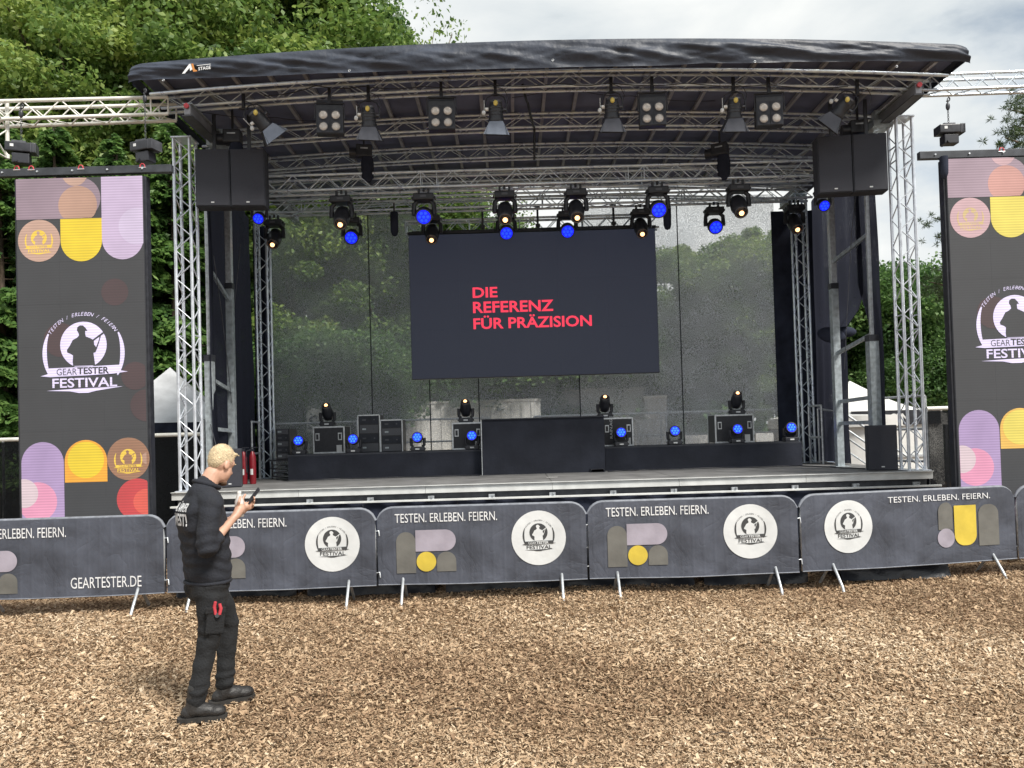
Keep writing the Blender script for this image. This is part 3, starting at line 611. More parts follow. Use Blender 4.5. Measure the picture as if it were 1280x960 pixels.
# outrigger trusses for the two display walls
a_ = P(-70, 139, 9.9); b_ = P(215, 121, 10.95)
truss('outrigger_truss', 'white truss reaching out to the left edge from the roof corner', 'truss', nodes_between((b_.x, 10.95, 6.72), (a_.x, 10.0, 6.30), .22), (.05, 1, 0), (0, 0, 1), .24, .24, .026, .010, ALU_WHITE, ring=(0, 1))
a_ = P(1158, 107, 11.1); b_ = P(1400, 116, 11.0)
truss('outrigger_truss', 'grey truss reaching out to the right edge from the roof corner', 'truss', nodes_between((a_.x, 11.1, a_.z), (b_.x, 11.0, a_.z - .02), .21), (0, 1, 0), (0, 0, 1), .2, .22, .023, .009, ALU_OLD, ring=(0,))
p = P(-3, 172, 10.2)
truss('truss_stub', 'short white upright truss stub below the outrigger at the left edge', 'truss', nodes_between((p.x, 10.1, p.z - .28), (p.x, 10.1, p.z + .5), .2), (1, 0, 0), (0, 1, 0), .24, .24, .026, .010, ALU_WHITE, ring=(0, 3))

# ============================================================ CURTAINS AND BACK CLOTH
seams = [340, 463, 535, 596, 722, 850, 972]
sc = thing('back_mesh', 'see-through grey mesh cloth closing the back of the stage', 'mesh cloth', (0, 15.75, ZD))
for i in range(len(seams) - 1):
    x0, x1 = X(seams[i], 400, 15.75), X(seams[i + 1], 400, 15.75)
    zt = P(640, 292 if 2 <= i <= 3 else 252, 15.75).z - ZD
    if i in (1, 4): zt = P(640, 262, 15.75).z - ZD
    part('mesh_panel', MB().grid(lambda u, v: (x0 + u * (x1 - x0), .03 * noise.noise((u * 3 + i, v * 2, 0)), v * zt), 12, 12), SCRIM_DENSE if i >= 4 else SCRIM, sc)
    if i: part('seam', MB().box((x0, -.02, zt / 2), (.022, .006, zt)), BLACK_MATT, sc)
def side_curtain(x, Y0, Y1, z0, z1, label, g=None, folds=9):
    L = Y1 - Y0; sl = -.155 if x < 0 else .12; gg = g or (lambda u, v: Y0 + u * L)
    m = MB().grid(lambda u, v: (.05 * math.sin(u * L * folds) * (.3 + .7 * (1 - v)) + .03 * noise.noise((u * 6, v * 4, x)) + sl * (gg(u, v) - 12.1), gg(u, v) - Y0, z0 - ZD + v * (z1 - z0)), 46, 24)
    solo('side_curtain', m, SIDEMESH, label, 'curtain', (x, Y0, ZD), 0, 'dark mesh curtains at the stage sides')
side_curtain(X(266, 400, 12.1) - .05, 12.1, 15.7, ZD + .02, 6.5, 'tall dark curtain along the left side of the stage behind the masts')
# right hand side: two curtains drawn apart at the lower half
z_tie = P(640, 420, 13.8).z
def gA(u, v):
    z = ZD + .02 + v * (6.5 - ZD); k = max(0, min(1, (z - z_tie + .05) / .35)); k = k * k * (3 - 2 * k); e0 = 13.75 - 1.0 * k; return 15.7 + (e0 - 15.7) * (1 - u)
def gB(u, v):
    z = ZD + .02 + v * (6.5 - ZD); k = max(0, min(1, (z - z_tie + .4) / .9)); e1 = 12.42 + .62 * k ** 1.2; return 12.05 + (e1 - 12.05) * u
XRC = X(1094, 400, 12.1) + .05
side_curtain(XRC, 12.05, 15.7, ZD + .02, 6.5, 'dark right side curtain, its rear part drawn back and tied', gA, 7)
side_curtain(XRC + .02, 12.05, 13.0, ZD + .02, 6.5, 'dark right side curtain, narrow front part behind the floor loudspeaker', gB, 14)
p = P(1042, 418, 13.6)
t = solo('curtain_bundle', MB().ell((0, 0, 0), (.26, .10, .14), Euler((0, .2, 0)).to_matrix()).ell((.28, .1, .06), (.22, .09, .1)), BLACK_CLOTH, 'bunched black curtain cloth tied up beside the right rear mast', 'curtain bundle', (p.x, 13.7, p.z))
for (px0, px1, lab) in ((318, 341, 'narrow dark curtain strip behind the left rear tower'), (968, 1033, 'broad dark curtain behind the right rear tower')):
    x0, x1 = X(px0, 400, 15.6), X(px1, 400, 15.6)
    solo('leg_curtain', MB().grid(lambda u, v: (u * (x1 - x0), .03 * math.sin(u * (18 if px0 < 500 else 45)), v * (6.3 - ZD)), 14, 4), BLACK_CLOTH, lab, 'curtain', (x0, 15.6, ZD), 0)

# ============================================================ VIDEO SCREEN
Ys = 14.95
A = P(511, 291, Ys); B = P(820, 289, Ys); C = P(823, 466, Ys); D = P(515, 473, Ys)
x0, x1 = (A.x + D.x) / 2, (B.x + C.x) / 2; z1, z0 = (A.z + B.z) / 2, (C.z + D.z) / 2
vs_t = thing('video_screen', 'large dark video screen with red German words above the stage', 'video screen', ((x0 + x1) / 2, Ys, z0))
W_, H_ = x1 - x0, z1 - z0
SCR = led_mat('screen_face', srgb(46, 51, 66), .60, False)
part('housing', MB().box((0, .09, H_ / 2), (W_ + .02, .12, H_ + .02)), BLACK, vs_t, bevel=.004)
for i in range(5):
    for j in range(3):
        part('screen_panel', MB().box((-W_ / 2 + (i + .5) * W_ / 5, .012, (j + .5) * H_ / 3), (W_ / 5 - .0015, .03, H_ / 3 - .0015)), SCR, vs_t)
lm = MB()
def ps(px, py): q = P(px, py, Ys); return q.x - (x0 + x1) / 2, q.z - z0
for s_, (pa, pb), (ya, yb) in (('DIE', (591, 622), (372.5, 359.5)), ('REFERENZ', (591.5, 692), (391.5, 377.5)), ('FÜR PRÄZISION', (592, 740), (411.8, 395.0))):
    xA, zA = ps(pa, ya + 0); xB, _ = ps(pb, ya); zB = ps(pa, yb)[1]
    if s_ == 'FÜR PRÄZISION': pass
    text_fit(lm, s_, xA, xB, zA, zB, lambda x, y: (x, -.008, y), 0, .022)
part('lettering', lm, led_mat('red_lettering', srgb(250, 62, 88), 1.0, False), vs_t, 'red capital letters DIE REFERENZ FÜR PRÄZISION')
solo('screen_bumper', MB().box((0, 0, 0), (W_ + .06, .10, .05)).box((0, .02, .04), (W_ - .1, .03, .03)), BLACK, 'thin black hanging bar along the top of the video screen', 'hanging bar', ((x0 + x1) / 2, Ys + .08, z1 + .05))

# ============================================================ DISPLAY WALLS (left and right)
LEDBG = led_mat('led_dark', srgb(62, 63, 66), .62)
COLS = {}
def lc(name, rgb, s=1.0):
    if name not in COLS: COLS[name] = led_mat('led_' + name, srgb(*rgb), s)
    return COLS[name]
def rr_shape(x0, y0, x1, y1, tl=0, tr=0, br=0, bl=0, n=10):
    """rounded rectangle; y goes up"""
    pts = []
    for (cx_, cy_, r, a0) in ((x1 - tr, y1 - tr, tr, 90), (x1 - br, y0 + br, br, 0), (x0 + bl, y0 + bl, bl, -90), (x0 + tl, y1 - tl, tl, -180)):
        if r <= 0: pts.append((cx_, cy_))
        else: pts += arc_pts(cx_, cy_, r, a0, a0 - 90, n)
    return pts
def clip_disc(cx_, cy_, r, x0, x1, y0, y1):
    pts = [(min(max(x, x0), x1), min(max(y, y0), y1)) for x, y in disc(cx_, cy_, r, 40)]
    o = []
    for p_ in pts:
        if not o or (abs(o[-1][0] - p_[0]) + abs(o[-1][1] - p_[1])) > 1e-5: o.append(p_)
    return o
def led_wall(x, Y, ztop, label, u, faded=False):
    """three modules wide, nine modules tall (u = module side); artwork coordinates in modules from the top left, y down"""
    t = thing('display_wall', label, 'display wall', (x, Y, 0), 0, 'tall display walls beside the stage')
    Wd = 3 * u; n = 9; zb = ztop - n * u
    part('housing', MB().box((Wd / 2, .08, ztop - n * u / 2), (Wd + .07, .11, n * u + .01)), BLACK, t, bevel=.004)
    for i in range(3):
        for j in range(n): part('display_panel', MB().box(((i + .5) * u, .012, ztop - (j + .5) * u), (u - .0012, .03, u - .0012)), LEDBG, t)
    fr = lambda l: (lambda a, b: (a * u, -.004 - .0018 * l, ztop - b * u))
    mats = [lc('mauve', (150, 128, 138)), lc('lilac', (200, 178, 204)), lc('tan', (196, 158, 138)), lc('yellow', (232, 200, 34)),
            lc('amber', (240, 166, 42)), lc('brown', (156, 112, 84)), lc('pink', (226, 150, 178)), lc('pale', (214, 192, 196)), lc('peach', (184, 144, 122)), lc('red', (196, 60, 62)), lc('coral', (218, 88, 72)),
            lc('white', (226, 214, 244), 1.1), LEDBG, lc('bokeh', (88, 62, 64), .62), lc('gold', (246, 204, 70)), lc('violet', (172, 146, 186)), lc('palelilac', (208, 190, 214))]
    if faded: mats[2] = lc('rose', (206, 168, 170)); mats[3] = lc('pale_yellow', (230, 210, 92)); mats[4] = lc('pale_amber', (234, 184, 84)); mats[0] = lc('mauve_pale', (166, 142, 152)); mats[8] = lc('peach_pale', (204, 150, 138)); mats[14] = lc('gold_pale', (214, 186, 130))
    fl = lambda pts: [(a, -b) for a, b in pts]
    def pg(pts, l, m): part('lit_shape', MB().poly(pts, fr(l)), mats[m], t)
    def rr(x0, y0, x1, y1, tl=0, tr=0, br=0, bl=0): return [(a, -b) for a, b in rr_shape(x0, -y1, x1, -y0, tl, tr, br, bl)]
    # upper group
    pg(rr(0, 0, 2.0, .97, 0, .49, .46, 0), 1, 0); pg([p_ for p_ in clip_disc(1.46, .66, .46, .96, 1.985, .14, .965)], 2, 8)
    pg(clip_disc(1.4, -.1, .3, 1.0, 1.8, .012, .3), 2, 2)
    pg(rr(2.02, 0, 3.0, 1.98, 0, 0, .49, .49), 1, 1); pg(clip_disc(2.86, 1.2, .44, 2.2, 3.0, .7, 1.66), 2, 16)
    pg(rr(1.04, .98, 2.02, 2.0, 0, 0, .49, .49), 1, 3); pg(disc(.53, 1.48, .50), 1, 2)
    # bokeh discs
    for q_i, (a, b, r) in enumerate(((2.3, 2.75, .32), (1.0, 3.85, .40), (2.75, 4.75, .33), (3.0, 5.45, .38))):
        pg(clip_disc(a, b, r, 0.01, 2.99, 2, 6.2), .2 + .2 * q_i, 13)
    # lower group
    pg(rr(.03, 6.25, 1.03, 9.0, .5, .5, 0, 0), 1, 15); pg(clip_disc(.40, 7.65, .46, .03, 1.03, 6.9, 8.9), 2, 6); pg(clip_disc(.08, 7.45, .34, .03, 1.0, 6.8, 8), 3, 7); pg(clip_disc(.1, 8.55, .33, .03, 1.0, 8.2, 8.9), 3, 6)
    pg(rr(1.05, 6.23, 2.05, 7.22, .5, .5, 0, 0), 1, 4); pg(disc(1.55, 6.70, .43), 2, 3)
    pg(disc(2.55, 6.70, .50), 1, 5); pg(clip_disc(3.0, 6.7, .14, 2.8, 2.98, 6.4, 7), 2, 8)
    pg(clip_disc(2.75, 7.66, .49, 2.2, 2.99, 7.1, 8.3), 1, 9); pg(clip_disc(2.95, 7.72, .30, 2.6, 2.99, 7.3, 8.1), 2, 10)
    em = MB(); emblem(em, lambda a, b, l: (a * u, -.006 - .0016 * l, ztop + b * u), 1.54, -4.28, .99, 0, 1)
    part('emblem', em, [mats[11], LEDBG], t, 'white round festival emblem with a rifleman and lettering')
    for (ex, ey, lt, dk, lab) in ((.53, -1.52, 14, 2, 'small golden festival emblem in the upper disc'), (2.55, -6.76, 14, 5, 'small golden festival emblem in the lower disc')):
        em = MB(); emblem(em, lambda a, b, l: (a * u, -.009 - .0016 * l, ztop + b * u), ex, ey, .34, 0, 1, False)
        part('emblem', em, [mats[lt], mats[dk]], t, lab)
    return t
YL = 9.8
tl_ = P(20, 222, YL); tr_ = P(178, 222, YL)
uL = (tr_.x - tl_.x) / 3
led_wall(tl_.x, YL, P(99, 222, YL).z, 'tall lit display wall left of the stage, fully in view', uL)
YR2 = 10.1
q_ = P(1184, 197, YR2); xr_ = (q_.x + P(1198, 605, YR2).x) / 2
led_wall(xr_, YR2, q_.z - .02, 'tall lit display wall right of the stage, cut by the photo edge', uL * .985, True)

# hanging bars and hoists over the display walls
def hang_bar(xa_, xb_, Y, z, label):
    t = thing('hanging_bar', label, 'hanging bar', ((xa_ + xb_) / 2, Y, z), 0, 'black bars the display walls hang from'); L = xb_ - xa_
    part('bar', MB().box((0, 0, 0), (L, .08, .10)), mat('bar_dark', (.05, .055, .065), .5, .2, .3, 8), t, bevel=.006)
    for k in range(int(L / .45)):
        part('bolt', MB().cyl((-L / 2 + .2 + k * .45, -.04, .0), (-L / 2 + .2 + k * .45, -.055, .0), .012, n=8), GALV, t)
    return t
hang_bar(P(-60, 217, YL).x, P(214, 213, YL).x, YL + .04, P(99, 215, YL).z + .02, 'black hanging bar over the left display wall')
hang_bar(P(1150, 196, YR2).x, xr_ + 1.9, YR2 + .04, q_.z + .045, 'black hanging bar over the right display wall')
def shackle(px, py, Y, label):
    p = P(px, py, Y); t = thing('shackle', label, 'shackle', p, 0, 'red rigging shackles on the left bar')
    part('loop', MB().tube([(.030 * math.cos(a), 0, .036 * math.sin(a)) for a in np.linspace(-.3, math.pi + .3, 11)], .008, 6), REDRUB, t)
    part('pin', MB().cyl((-.045, 0, -.015), (.045, 0, -.015), .008), GALV, t)
shackle(21, 211, YL, 'red shackle at the left end of the left hanging bar'); shackle(39, 211, YL, 'red shackle right beside the first one on the left hanging bar')
shackle(101, 210, YL, 'red shackle in the middle of the left hanging bar'); shackle(178, 208, YL, 'red shackle at the right end of the left hanging bar'); shackle(1252, 188, YR2, 'dark red shackle on the right hanging bar')
def hoist(px, py, Y, ztop, label, rz=0, s=1.0):
    p = P(px, py, Y); t = thing('chain_hoist', label, 'chain hoist', p, rz, 'chain hoists above the display walls')
    b_ = MB().box((0, 0, 0), (.34 * s, .18 * s, .12 * s)); 
    part('motor_body', b_, BLACK, t, bevel=.012)
    for k in range(4): part('cooling_fin', MB().box((.12 * s + k * .018, -.0, 0), (.006, .19 * s, .125 * s)), DARKSTEEL, t)
    part('name_plate', MB().box((-.09 * s, -.092 * s, .01), (.04, .004, .035)), OFFWHITE, t)
    part('top_cover', MB().box((-.02, 0, .07 * s), (.16 * s, .14 * s, .03)), DARKSTEEL, t, bevel=.004)
    h = ztop - p.z; k = 0; z = .07
    cm = MB()
    while z < h:
        rot = (k % 2) * math.pi / 2
        cm.tube([(.011 * math.cos(a) * math.cos(rot), .011 * math.cos(a) * math.sin(rot), z + .018 * math.sin(a)) for a in np.linspace(0, 2 * math.pi, 7)[:-1]], .004, 4, closed=True); z += .027; k += 1
    part('chain', cm, DARKSTEEL, t)
    part('hook', MB().ell((0, 0, h - .12), (.028, .022, .055)).tube([(.03 * math.sin(a), 0, h - .02 - .03 * math.cos(a)) for a in np.linspace(-.6, 2.8, 9)], .009, 6), BLACK, t)
    part('lower_clamp', MB().box((.0, 0, -.14 * s), (.20 * s, .14 * s, .13 * s)).cyl((-.05, -.09, -.18 * s), (-.05, .09, -.18 * s), .02), BLACK, t, bevel=.01)
    part('link', MB().cyl((0, 0, -.06), (0, 0, -.12), .012), GALV, t)
    return t
hoist(27, 186, YL + .05, 6.35, 'black chain hoist above the left end of the left display wall', .35)
hoist(182, 184, YL + .05, 6.5, 'dark chain hoist between the left display wall and the left tower', -.3)
h_ = hoist(1186, 163, YR2 + .1, P(1186, 118, YR2).z, 'black chain hoist above the right display wall, against the sky', 0, .95)
p = P(1180, 208, YR2 - .05); solo('chain_bag', MB().rev((0, 0, .13), (0, 0, -1), [(0, .05), (.04, .055), (.22, .05), (.28, .03), (.30, .004)], 12), BLACK_CLOTH, 'small black chain bag hanging beside the right display wall', 'chain bag', p)

# ============================================================ LOUDSPEAKERS
def speaker(x, Y, zb, w_, h_, d_, label, rz, name='hanging_loudspeaker', grp=None):
    t = thing(name, label, 'loudspeaker', (x, Y, zb), rz, grp)
    part('cabinet', MB().box((0, d_ / 2, h_ / 2), (w_, d_, h_)), BLACK_MATT, t, bevel=.012)
    part('grille', MB().box((0, -.006, h_ / 2), (w_ - .03, .014, h_ - .03)), GRILLE, t, bevel=.004)
    part('badge', MB().box((0, -.016, .06), (.045, .004, .018)), OFFWHITE, t)
    return t
for (pa, pc, pb, py0, py1, rz, labs) in ((246, 288.5, 331, 186, 258, .07, ('hung black loudspeaker, left one of the pair beside the left tower', 'hung black loudspeaker, right one of the pair beside the left tower')),
                                 (1025, 1067, 1109, 168, 240, -.09, ('hung black loudspeaker, left one of the pair beside the right tower', 'hung black loudspeaker, right one of the pair beside the right tower'))):
    Y = 11.35; a_ = P(pc, py1, Y); c_ = P(pc, py0, Y); wd_ = (pb - pa) / 2 / 960 * Y * 1.02
    for k, lab in zip((-1, 1), labs):
        o_ = k * wd_ / 2
        t = speaker(a_.x + o_ * math.cos(rz), Y + o_ * math.sin(rz), a_.z + .012 * 0, wd_ * .985, c_.z - a_.z, .24, lab, rz, grp='loudspeakers hung at the stage sides')
        part('rigging_strap', MB().box((0, .12, (c_.z - a_.z) + .28), (.05, .03, .56)), BLACK, t)
p = P(1105, 587, 11.75)
t = speaker(P(1103, 560, 11.85).x, 11.85, ZD, .42, .70, .42, 'black loudspeaker standing on the deck near the right tower', -.35, 'floor_loudspeaker')
p = P(285, 600, 12.3); speaker(P(287, 580, 12.3).x, 12.3, ZD, .36, .62, .4, 'black loudspeaker standing on the deck near the left masts', .3, 'floor_loudspeaker')

# ============================================================ LAMPS
def moving_head(label, hung, tilt, kind, s=1.0, loc=(0, 0, 0), grp=None, rz=0.0):
    """origin at the clamp (hung) or at the underside of the base (standing); faces -Y"""
    t = thing('moving_light', label, 'moving light', loc, rz, grp); g = -1 if hung else 1
    z0 = -.06 * s if hung else 0
    if hung: part('clamp', MB().box((-.07 * s, 0, -.02), (.035, .05, .10)).box((.07 * s, 0, -.02), (.035, .05, .10)).cyl((0, 0, -.01), (0, 0, .05), .02), BLACK, t)
    part('base', MB().box((0, 0, z0 + g * .05 * s), (.30 * s, .22 * s, .10 * s)), BLACK, t, bevel=.018 * s)
    part('display', MB().box((0, -.112 * s, z0 + g * .05 * s), (.09 * s, .006, .03 * s)), OFFWHITE if not hung else DARKSTEEL, t)
    zp = z0 + g * .30 * s
    for sg in (-1, 1):
        part('yoke_arm', MB().tube([(sg * .10 * s, 0, z0 + g * .10 * s), (sg * .145 * s, 0, z0 + g * .14 * s), (sg * .15 * s, 0, z0 + g * .24 * s), (sg * .145 * s, 0, zp)], [.030 * s, .034 * s, .036 * s, .04 * s], 8), BLACK, t)
        part('handle', MB().box((sg * .165 * s, 0, z0 + g * .05 * s), (.02, .12 * s, .03)), BLACK, t)
    d = Vector((0, -math.cos(tilt), -math.sin(tilt))); c = Vector((0, 0, zp))
    r = .125 * s
    if kind == 'spot': prof = [(-.17, .06), (-.15, .10), (-.05, .118), (.04, .12), (.10, .105), (.17, .10), (.175, .085)]
    else: prof = [(-.11, .05), (-.09, .10), (-.02, .122), (.05, .125), (.09, .118), (.095, .108)]
    part('head', MB().rev(c, d, [(a * s, b * s) for a, b in prof], 18), BLACK, t)
    f = prof[-1][0] * s; u = Vector((1, 0, 0)); v = d.cross(u)
    part('bezel', MB().tube([c + d * f + (u * math.cos(a) + v * math.sin(a)) * (prof[-1][1] * s + .006) for a in np.linspace(0, 2 * math.pi, 17)[:-1]], .010 * s, 6, closed=True), DARKSTEEL, t)
    if kind == 'spot':
        part('lens', MB().rev(c + d * (f - .01 * s), d, [(0, .082 * s), (.012 * s, .074 * s), (.022 * s, .04 * s)], 16), LENSD, t)
        part('lamp_glow', MB().ell(c + d * (f + .016 * s) + (v * .0), (.037 * s,) * 3, nu=10, nv=6), WARM, t)
    else:
        part('lens', MB().rev(c + d * (f - .004), d, [(0, .105 * s), (.006, .10 * s)], 18), BLUEL, t)
        lm = MB()
        for k in range(7):
            o = Vector((0, 0, 0)) if k == 0 else (u * math.cos(k * math.pi / 3) + v * math.sin(k * math.pi / 3)) * .062 * s
            lm.ell(c + d * (f + .006) + o, (.026 * s, .026 * s, .026 * s), nu=8, nv=5)
        part('lens_cluster', lm, BLUED if hung else BLUEC, t)
    return t
G1, G2 = 'moving lights on the upper lighting truss', 'moving lights on the rear lighting truss'
def hung_row(lst, Y, s, grp, ztr, names):
    pr = {}
    for (px, py, k), lab in zip(lst, names):
        p = P(px, py - 42 * s / Y * 12.7 * (1 if True else 0), Y)
        loc = (P(px, py, Y).x, Y, ztr)
        if k not in pr: pr[k] = moving_head(lab, True, R(48 if k == 'spot' else 32), k, s, loc, grp)
        else: dup(pr[k], lab, loc)
        # small differences in pan
        last = [o for o in (pr[k],)]
nm = ['moving light with an orange glow, leftmost of the upper row', 'blue moving light hanging left above the video screen', 'moving light with an orange glow above the middle of the video screen',
      'moving light with an orange glow and pale collar right of the screen middle', 'blue moving light hanging above the right end of the video screen', 'moving light with an orange glow, rightmost of the upper row']
hung_row([(427, 258, 'spot'), (530, 258, 'wash'), (631, 255, 'spot'), (720, 252, 'spot'), (822, 250, 'wash'), (923, 246, 'spot')], 12.58, 1.12, G1, ZT1 - .19, nm)
nm = ['moving light with an orange glow beside the left rear tower', 'blue moving light in the rear row left of the video screen', 'moving light with an orange glow at the top left corner of the video screen', 'blue moving light in the rear row at the middle of the screen',
      'blue moving light in the rear row right of the screen middle', 'moving light with an orange glow near the top right corner of the screen', 'blue moving light in the rear row right of the video screen', 'moving light with an orange glow beside the right rear tower']
hung_row([(343, 289, 'spot'), (440, 290, 'wash'), (540, 288, 'spot'), (633, 286, 'wash'), (709, 284, 'wash'), (801, 281, 'spot'), (893, 277, 'wash'), (993, 275, 'spot')], 14.5, 1.12, G2, ZT2 - .28, nm)
p = P(324, 258, 12.3); moving_head('small blue moving light tucked under the left pair of loudspeakers', True, R(30), 'wash', .78, (p.x, 12.3, p.z + .10))
p = P(1028, 242, 12.3); moving_head('small blue moving light tucked under the right pair of loudspeakers', True, R(30), 'wash', .78, (p.x, 12.3, p.z + .10))

zr = ZD + .46; zr2 = ZD + .44
pr = {}
def stand_lamp(px, kind, Y, z, lab, s, grp):
    loc = (P(px, 545, Y).x, Y, z)
    if (kind, s) not in pr: pr[kind, s] = moving_head(lab, False, R(-12 if kind == 'wash' else -52), kind, s, loc, grp)
    else: dup(pr[kind, s], lab, loc)
GF, GC = 'blue wash lights standing on the risers', 'moving lights standing on the flight cases'
for px, z, lab in ((374, zr, 'blue wash light at the far left end of the left riser'), (442, zr, 'blue wash light right of the leftmost flight case'), (522, zr, 'blue wash light in the open on the left riser between cases'), (590, zr, 'blue wash light right beside the black counter, on its left'),
                   (776, zr2, 'blue wash light right beside the black counter, on its right'), (843, zr2, 'blue wash light in the open on the right riser'), (921, zr2, 'blue wash light in front of the rightmost flight case'), (988, zr2, 'blue wash light at the far right end of the right riser')):
    stand_lamp(px, 'wash', 14.32 + (.03 if px > 700 else 0), z, lab, .82, GF)

def flight_case(px0, px1, py0, Y, z, label, rz=0, d=.55):
    a, b = X(px0, 545, Y), X(px1, 545, Y); w_ = b - a; h = P((px0 + px1) / 2, py0, Y).z - z
    t = thing('flight_case', label, 'flight case', ((a + b) / 2, Y, z), rz, 'black flight cases with metal edges')
    part('panel_body', MB().box((0, d / 2, h / 2), (w_ - .02, d, h - .02)), mat('black_case_panel', (.028, .03, .038), .5, 0, .2, 20), t)
    e = .028
    for x in (-1, 1):
        part('corner_profile', MB().box((x * (w_ / 2 - e / 2), e / 2 - .008, h / 2), (e, e, h)), GALV, t, bevel=.003)
        part('corner_profile', MB().box((x * (w_ / 2 - e / 2), d - e / 2 + .008, h / 2), (e, e, h)), GALV, t, bevel=.003)
        part('handle', MB().box((x * (w_ / 2 - .09), -.008, h * .62), (.075, .014, .14)), GALV, t, bevel=.002)
        part('handle_recess', MB().box((x * (w_ / 2 - .09), -.0155, h * .62), (.045, .006, .10)), BLACK, t)
    for zz in (e / 2, h - e / 2): part('edge_profile', MB().box((0, e / 2 - .009, zz), (w_ - 2 * e, e, e)), GALV, t, bevel=.003)
    part('top_profile', MB().box((0, d / 2, h - .004), (w_ - .004, d, .012)), GALV, t)
    part('label_sheet', MB().box((w_ * .32, -.006, .09), (.10, .006, .13)), OFFWHITE, t)
    return (a + b) / 2, h
Yk = 14.62
c1 = flight_case(391, 431, 533, Yk, zr, 'flight case at the left with a moving light on top')
c2 = flight_case(565, 604, 528, Yk, zr, 'flight case left of the black counter with a moving light on top')
c3 = flight_case(753, 792, 522, Yk, zr2, 'flight case right of the black counter with a moving light on top')
c4 = flight_case(894, 943, 518, Yk, zr2, 'rightmost flight case with a moving light on top')
for (px, c, z, lab) in ((410, c1, zr, 'moving light with an orange glow on the leftmost flight case'), (583, c2, zr, 'moving light with an orange glow on the case left of the counter'), (757, c3, zr2, 'moving light with an orange glow on the case right of the counter'), (922, c4, zr2, 'moving light with an orange glow on the rightmost flight case')):
    stand_lamp(px, 'spot', Yk + .25, z + c[1] + .004, lab, .90, GC)
tm = MB(); 
tm.poly([(0, 0)] * 0 + [(0, 0), (.01, 0), (.01, .01)], lambda x, y: (x, 0, y)) if False else None
p = P(766, 548, 14.6); text_fit(tm, 'RAIN.AGE', 0, .42, 0, .05, lambda x, y: (p.x - y * 0 - .0 + (-y), Yk - .012, p.z + x), 0, .01)
solo('case_lettering', tm, OFFWHITE, 'small white upright lettering on the case right of the counter', 'lettering')

# racks and desks at the rear left
def rack(px0, px1, py0, py1, Y, z, label, frame=True, n=4, d=.5):
    a, b = X(px0, 545, Y), X(px1, 545, Y); w_ = b - a; h = P((px0 + px1) / 2, py0, Y).z - z
    t = thing('equipment_rack', label, 'equipment rack', ((a + b) / 2, Y, z), 0, 'equipment racks at the rear left of the stage')
    part('shell', MB().box((0, d / 2, h / 2), (w_, d, h)), BLACK, t, bevel=.008)
    for k in range(n):
        zz = h * (k + .5) / n; part('unit', MB().box((0, -.006, zz), (w_ - .06, .014, h / n - .02)), BLACK_MATT if k % 2 else mat('rack_grey', (.09, .095, .11), .5), t, bevel=.003)
        part('knob', MB().cyl((w_ * .25, -.012, zz), (w_ * .25, -.03, zz), .014, n=8), DARKSTEEL, t); part('socket', MB().box((-w_ * .22, -.014, zz), (.07, .006, .03)), DARKSTEEL if k % 2 else STEEL, t)
    if frame:
        for x in (-1, 1): part('frame_profile', MB().box((x * (w_ / 2), -.004, h / 2), (.018, .03, h)), GALV, t)
        part('frame_profile', MB().box((0, -.004, h), (w_, .03, .022)), GALV, t)
    return t
rack(448, 475, 519, 563, 14.75, zr, 'tall black rack with a metal frame, left of a pair')
rack(476, 503, 525, 563, 14.7, zr, 'black rack with lamps inside, right of a pair')
rack(345, 362, 536, 572, 14.5, ZD + .38, 'patch rack with sockets beside the left rear tower', False, 5)
p = P(350, 590, 14.3); solo('cable_heap', MB().tube([(.16 * math.cos(a) * (1 + .2 * math.sin(a * 1.7)), .12 * math.sin(a), .02 + .012 * a) for a in np.linspace(0, 22, 90)], .010, 5), BLACK, 'heap of coiled black cable beside the left riser', 'cable', (p.x, 14.35, ZD))
p = P(352, 575, 14.6); solo('stage_box_table', MB().box((0, 0, .36), (.42, .3, .03)).box((-.18, 0, .18), (.03, .03, .35)).box((.18, 0, .18), (.03, .03, .35)), BLACK, 'small black stand under the patch rack', 'stand', (p.x, 14.6, ZD))
def extinguisher(px, label):
    p = P(px, 600, 13.0); t = thing('fire_extinguisher', label, 'fire extinguisher', (X(px, 590, 13.2), 13.2, ZD), 0, 'fire extinguishers near the left masts')
    part('bottle', MB().rev((0, 0, 0), (0, 0, 1), [(0, .050), (.02, .056), (.46, .056), (.53, .036), (.56, .02)], 16), RED, t)
    part('label_print', MB().grid(lambda u, v: (.0575 * math.sin((u - .5) * .8), -.0575 * math.cos((u - .5) * .8), .16 + v * .10), 8, 1), OFFWHITE, t)
    part('valve', MB().box((0, 0, .585), (.05, .03, .05)).box((.03, 0, .625), (.12, .02, .014)), BLACK, t)
    part('hose', MB().tube([(-.02, 0, .59), (-.09, -.03, .57), (-.105, -.03, .42), (-.09, -.03, .2)], .011, 6), BLACK, t)
extinguisher(305, 'red fire extinguisher, left of two beside the left masts'); extinguisher(316, 'red fire extinguisher, right of two beside the left masts')

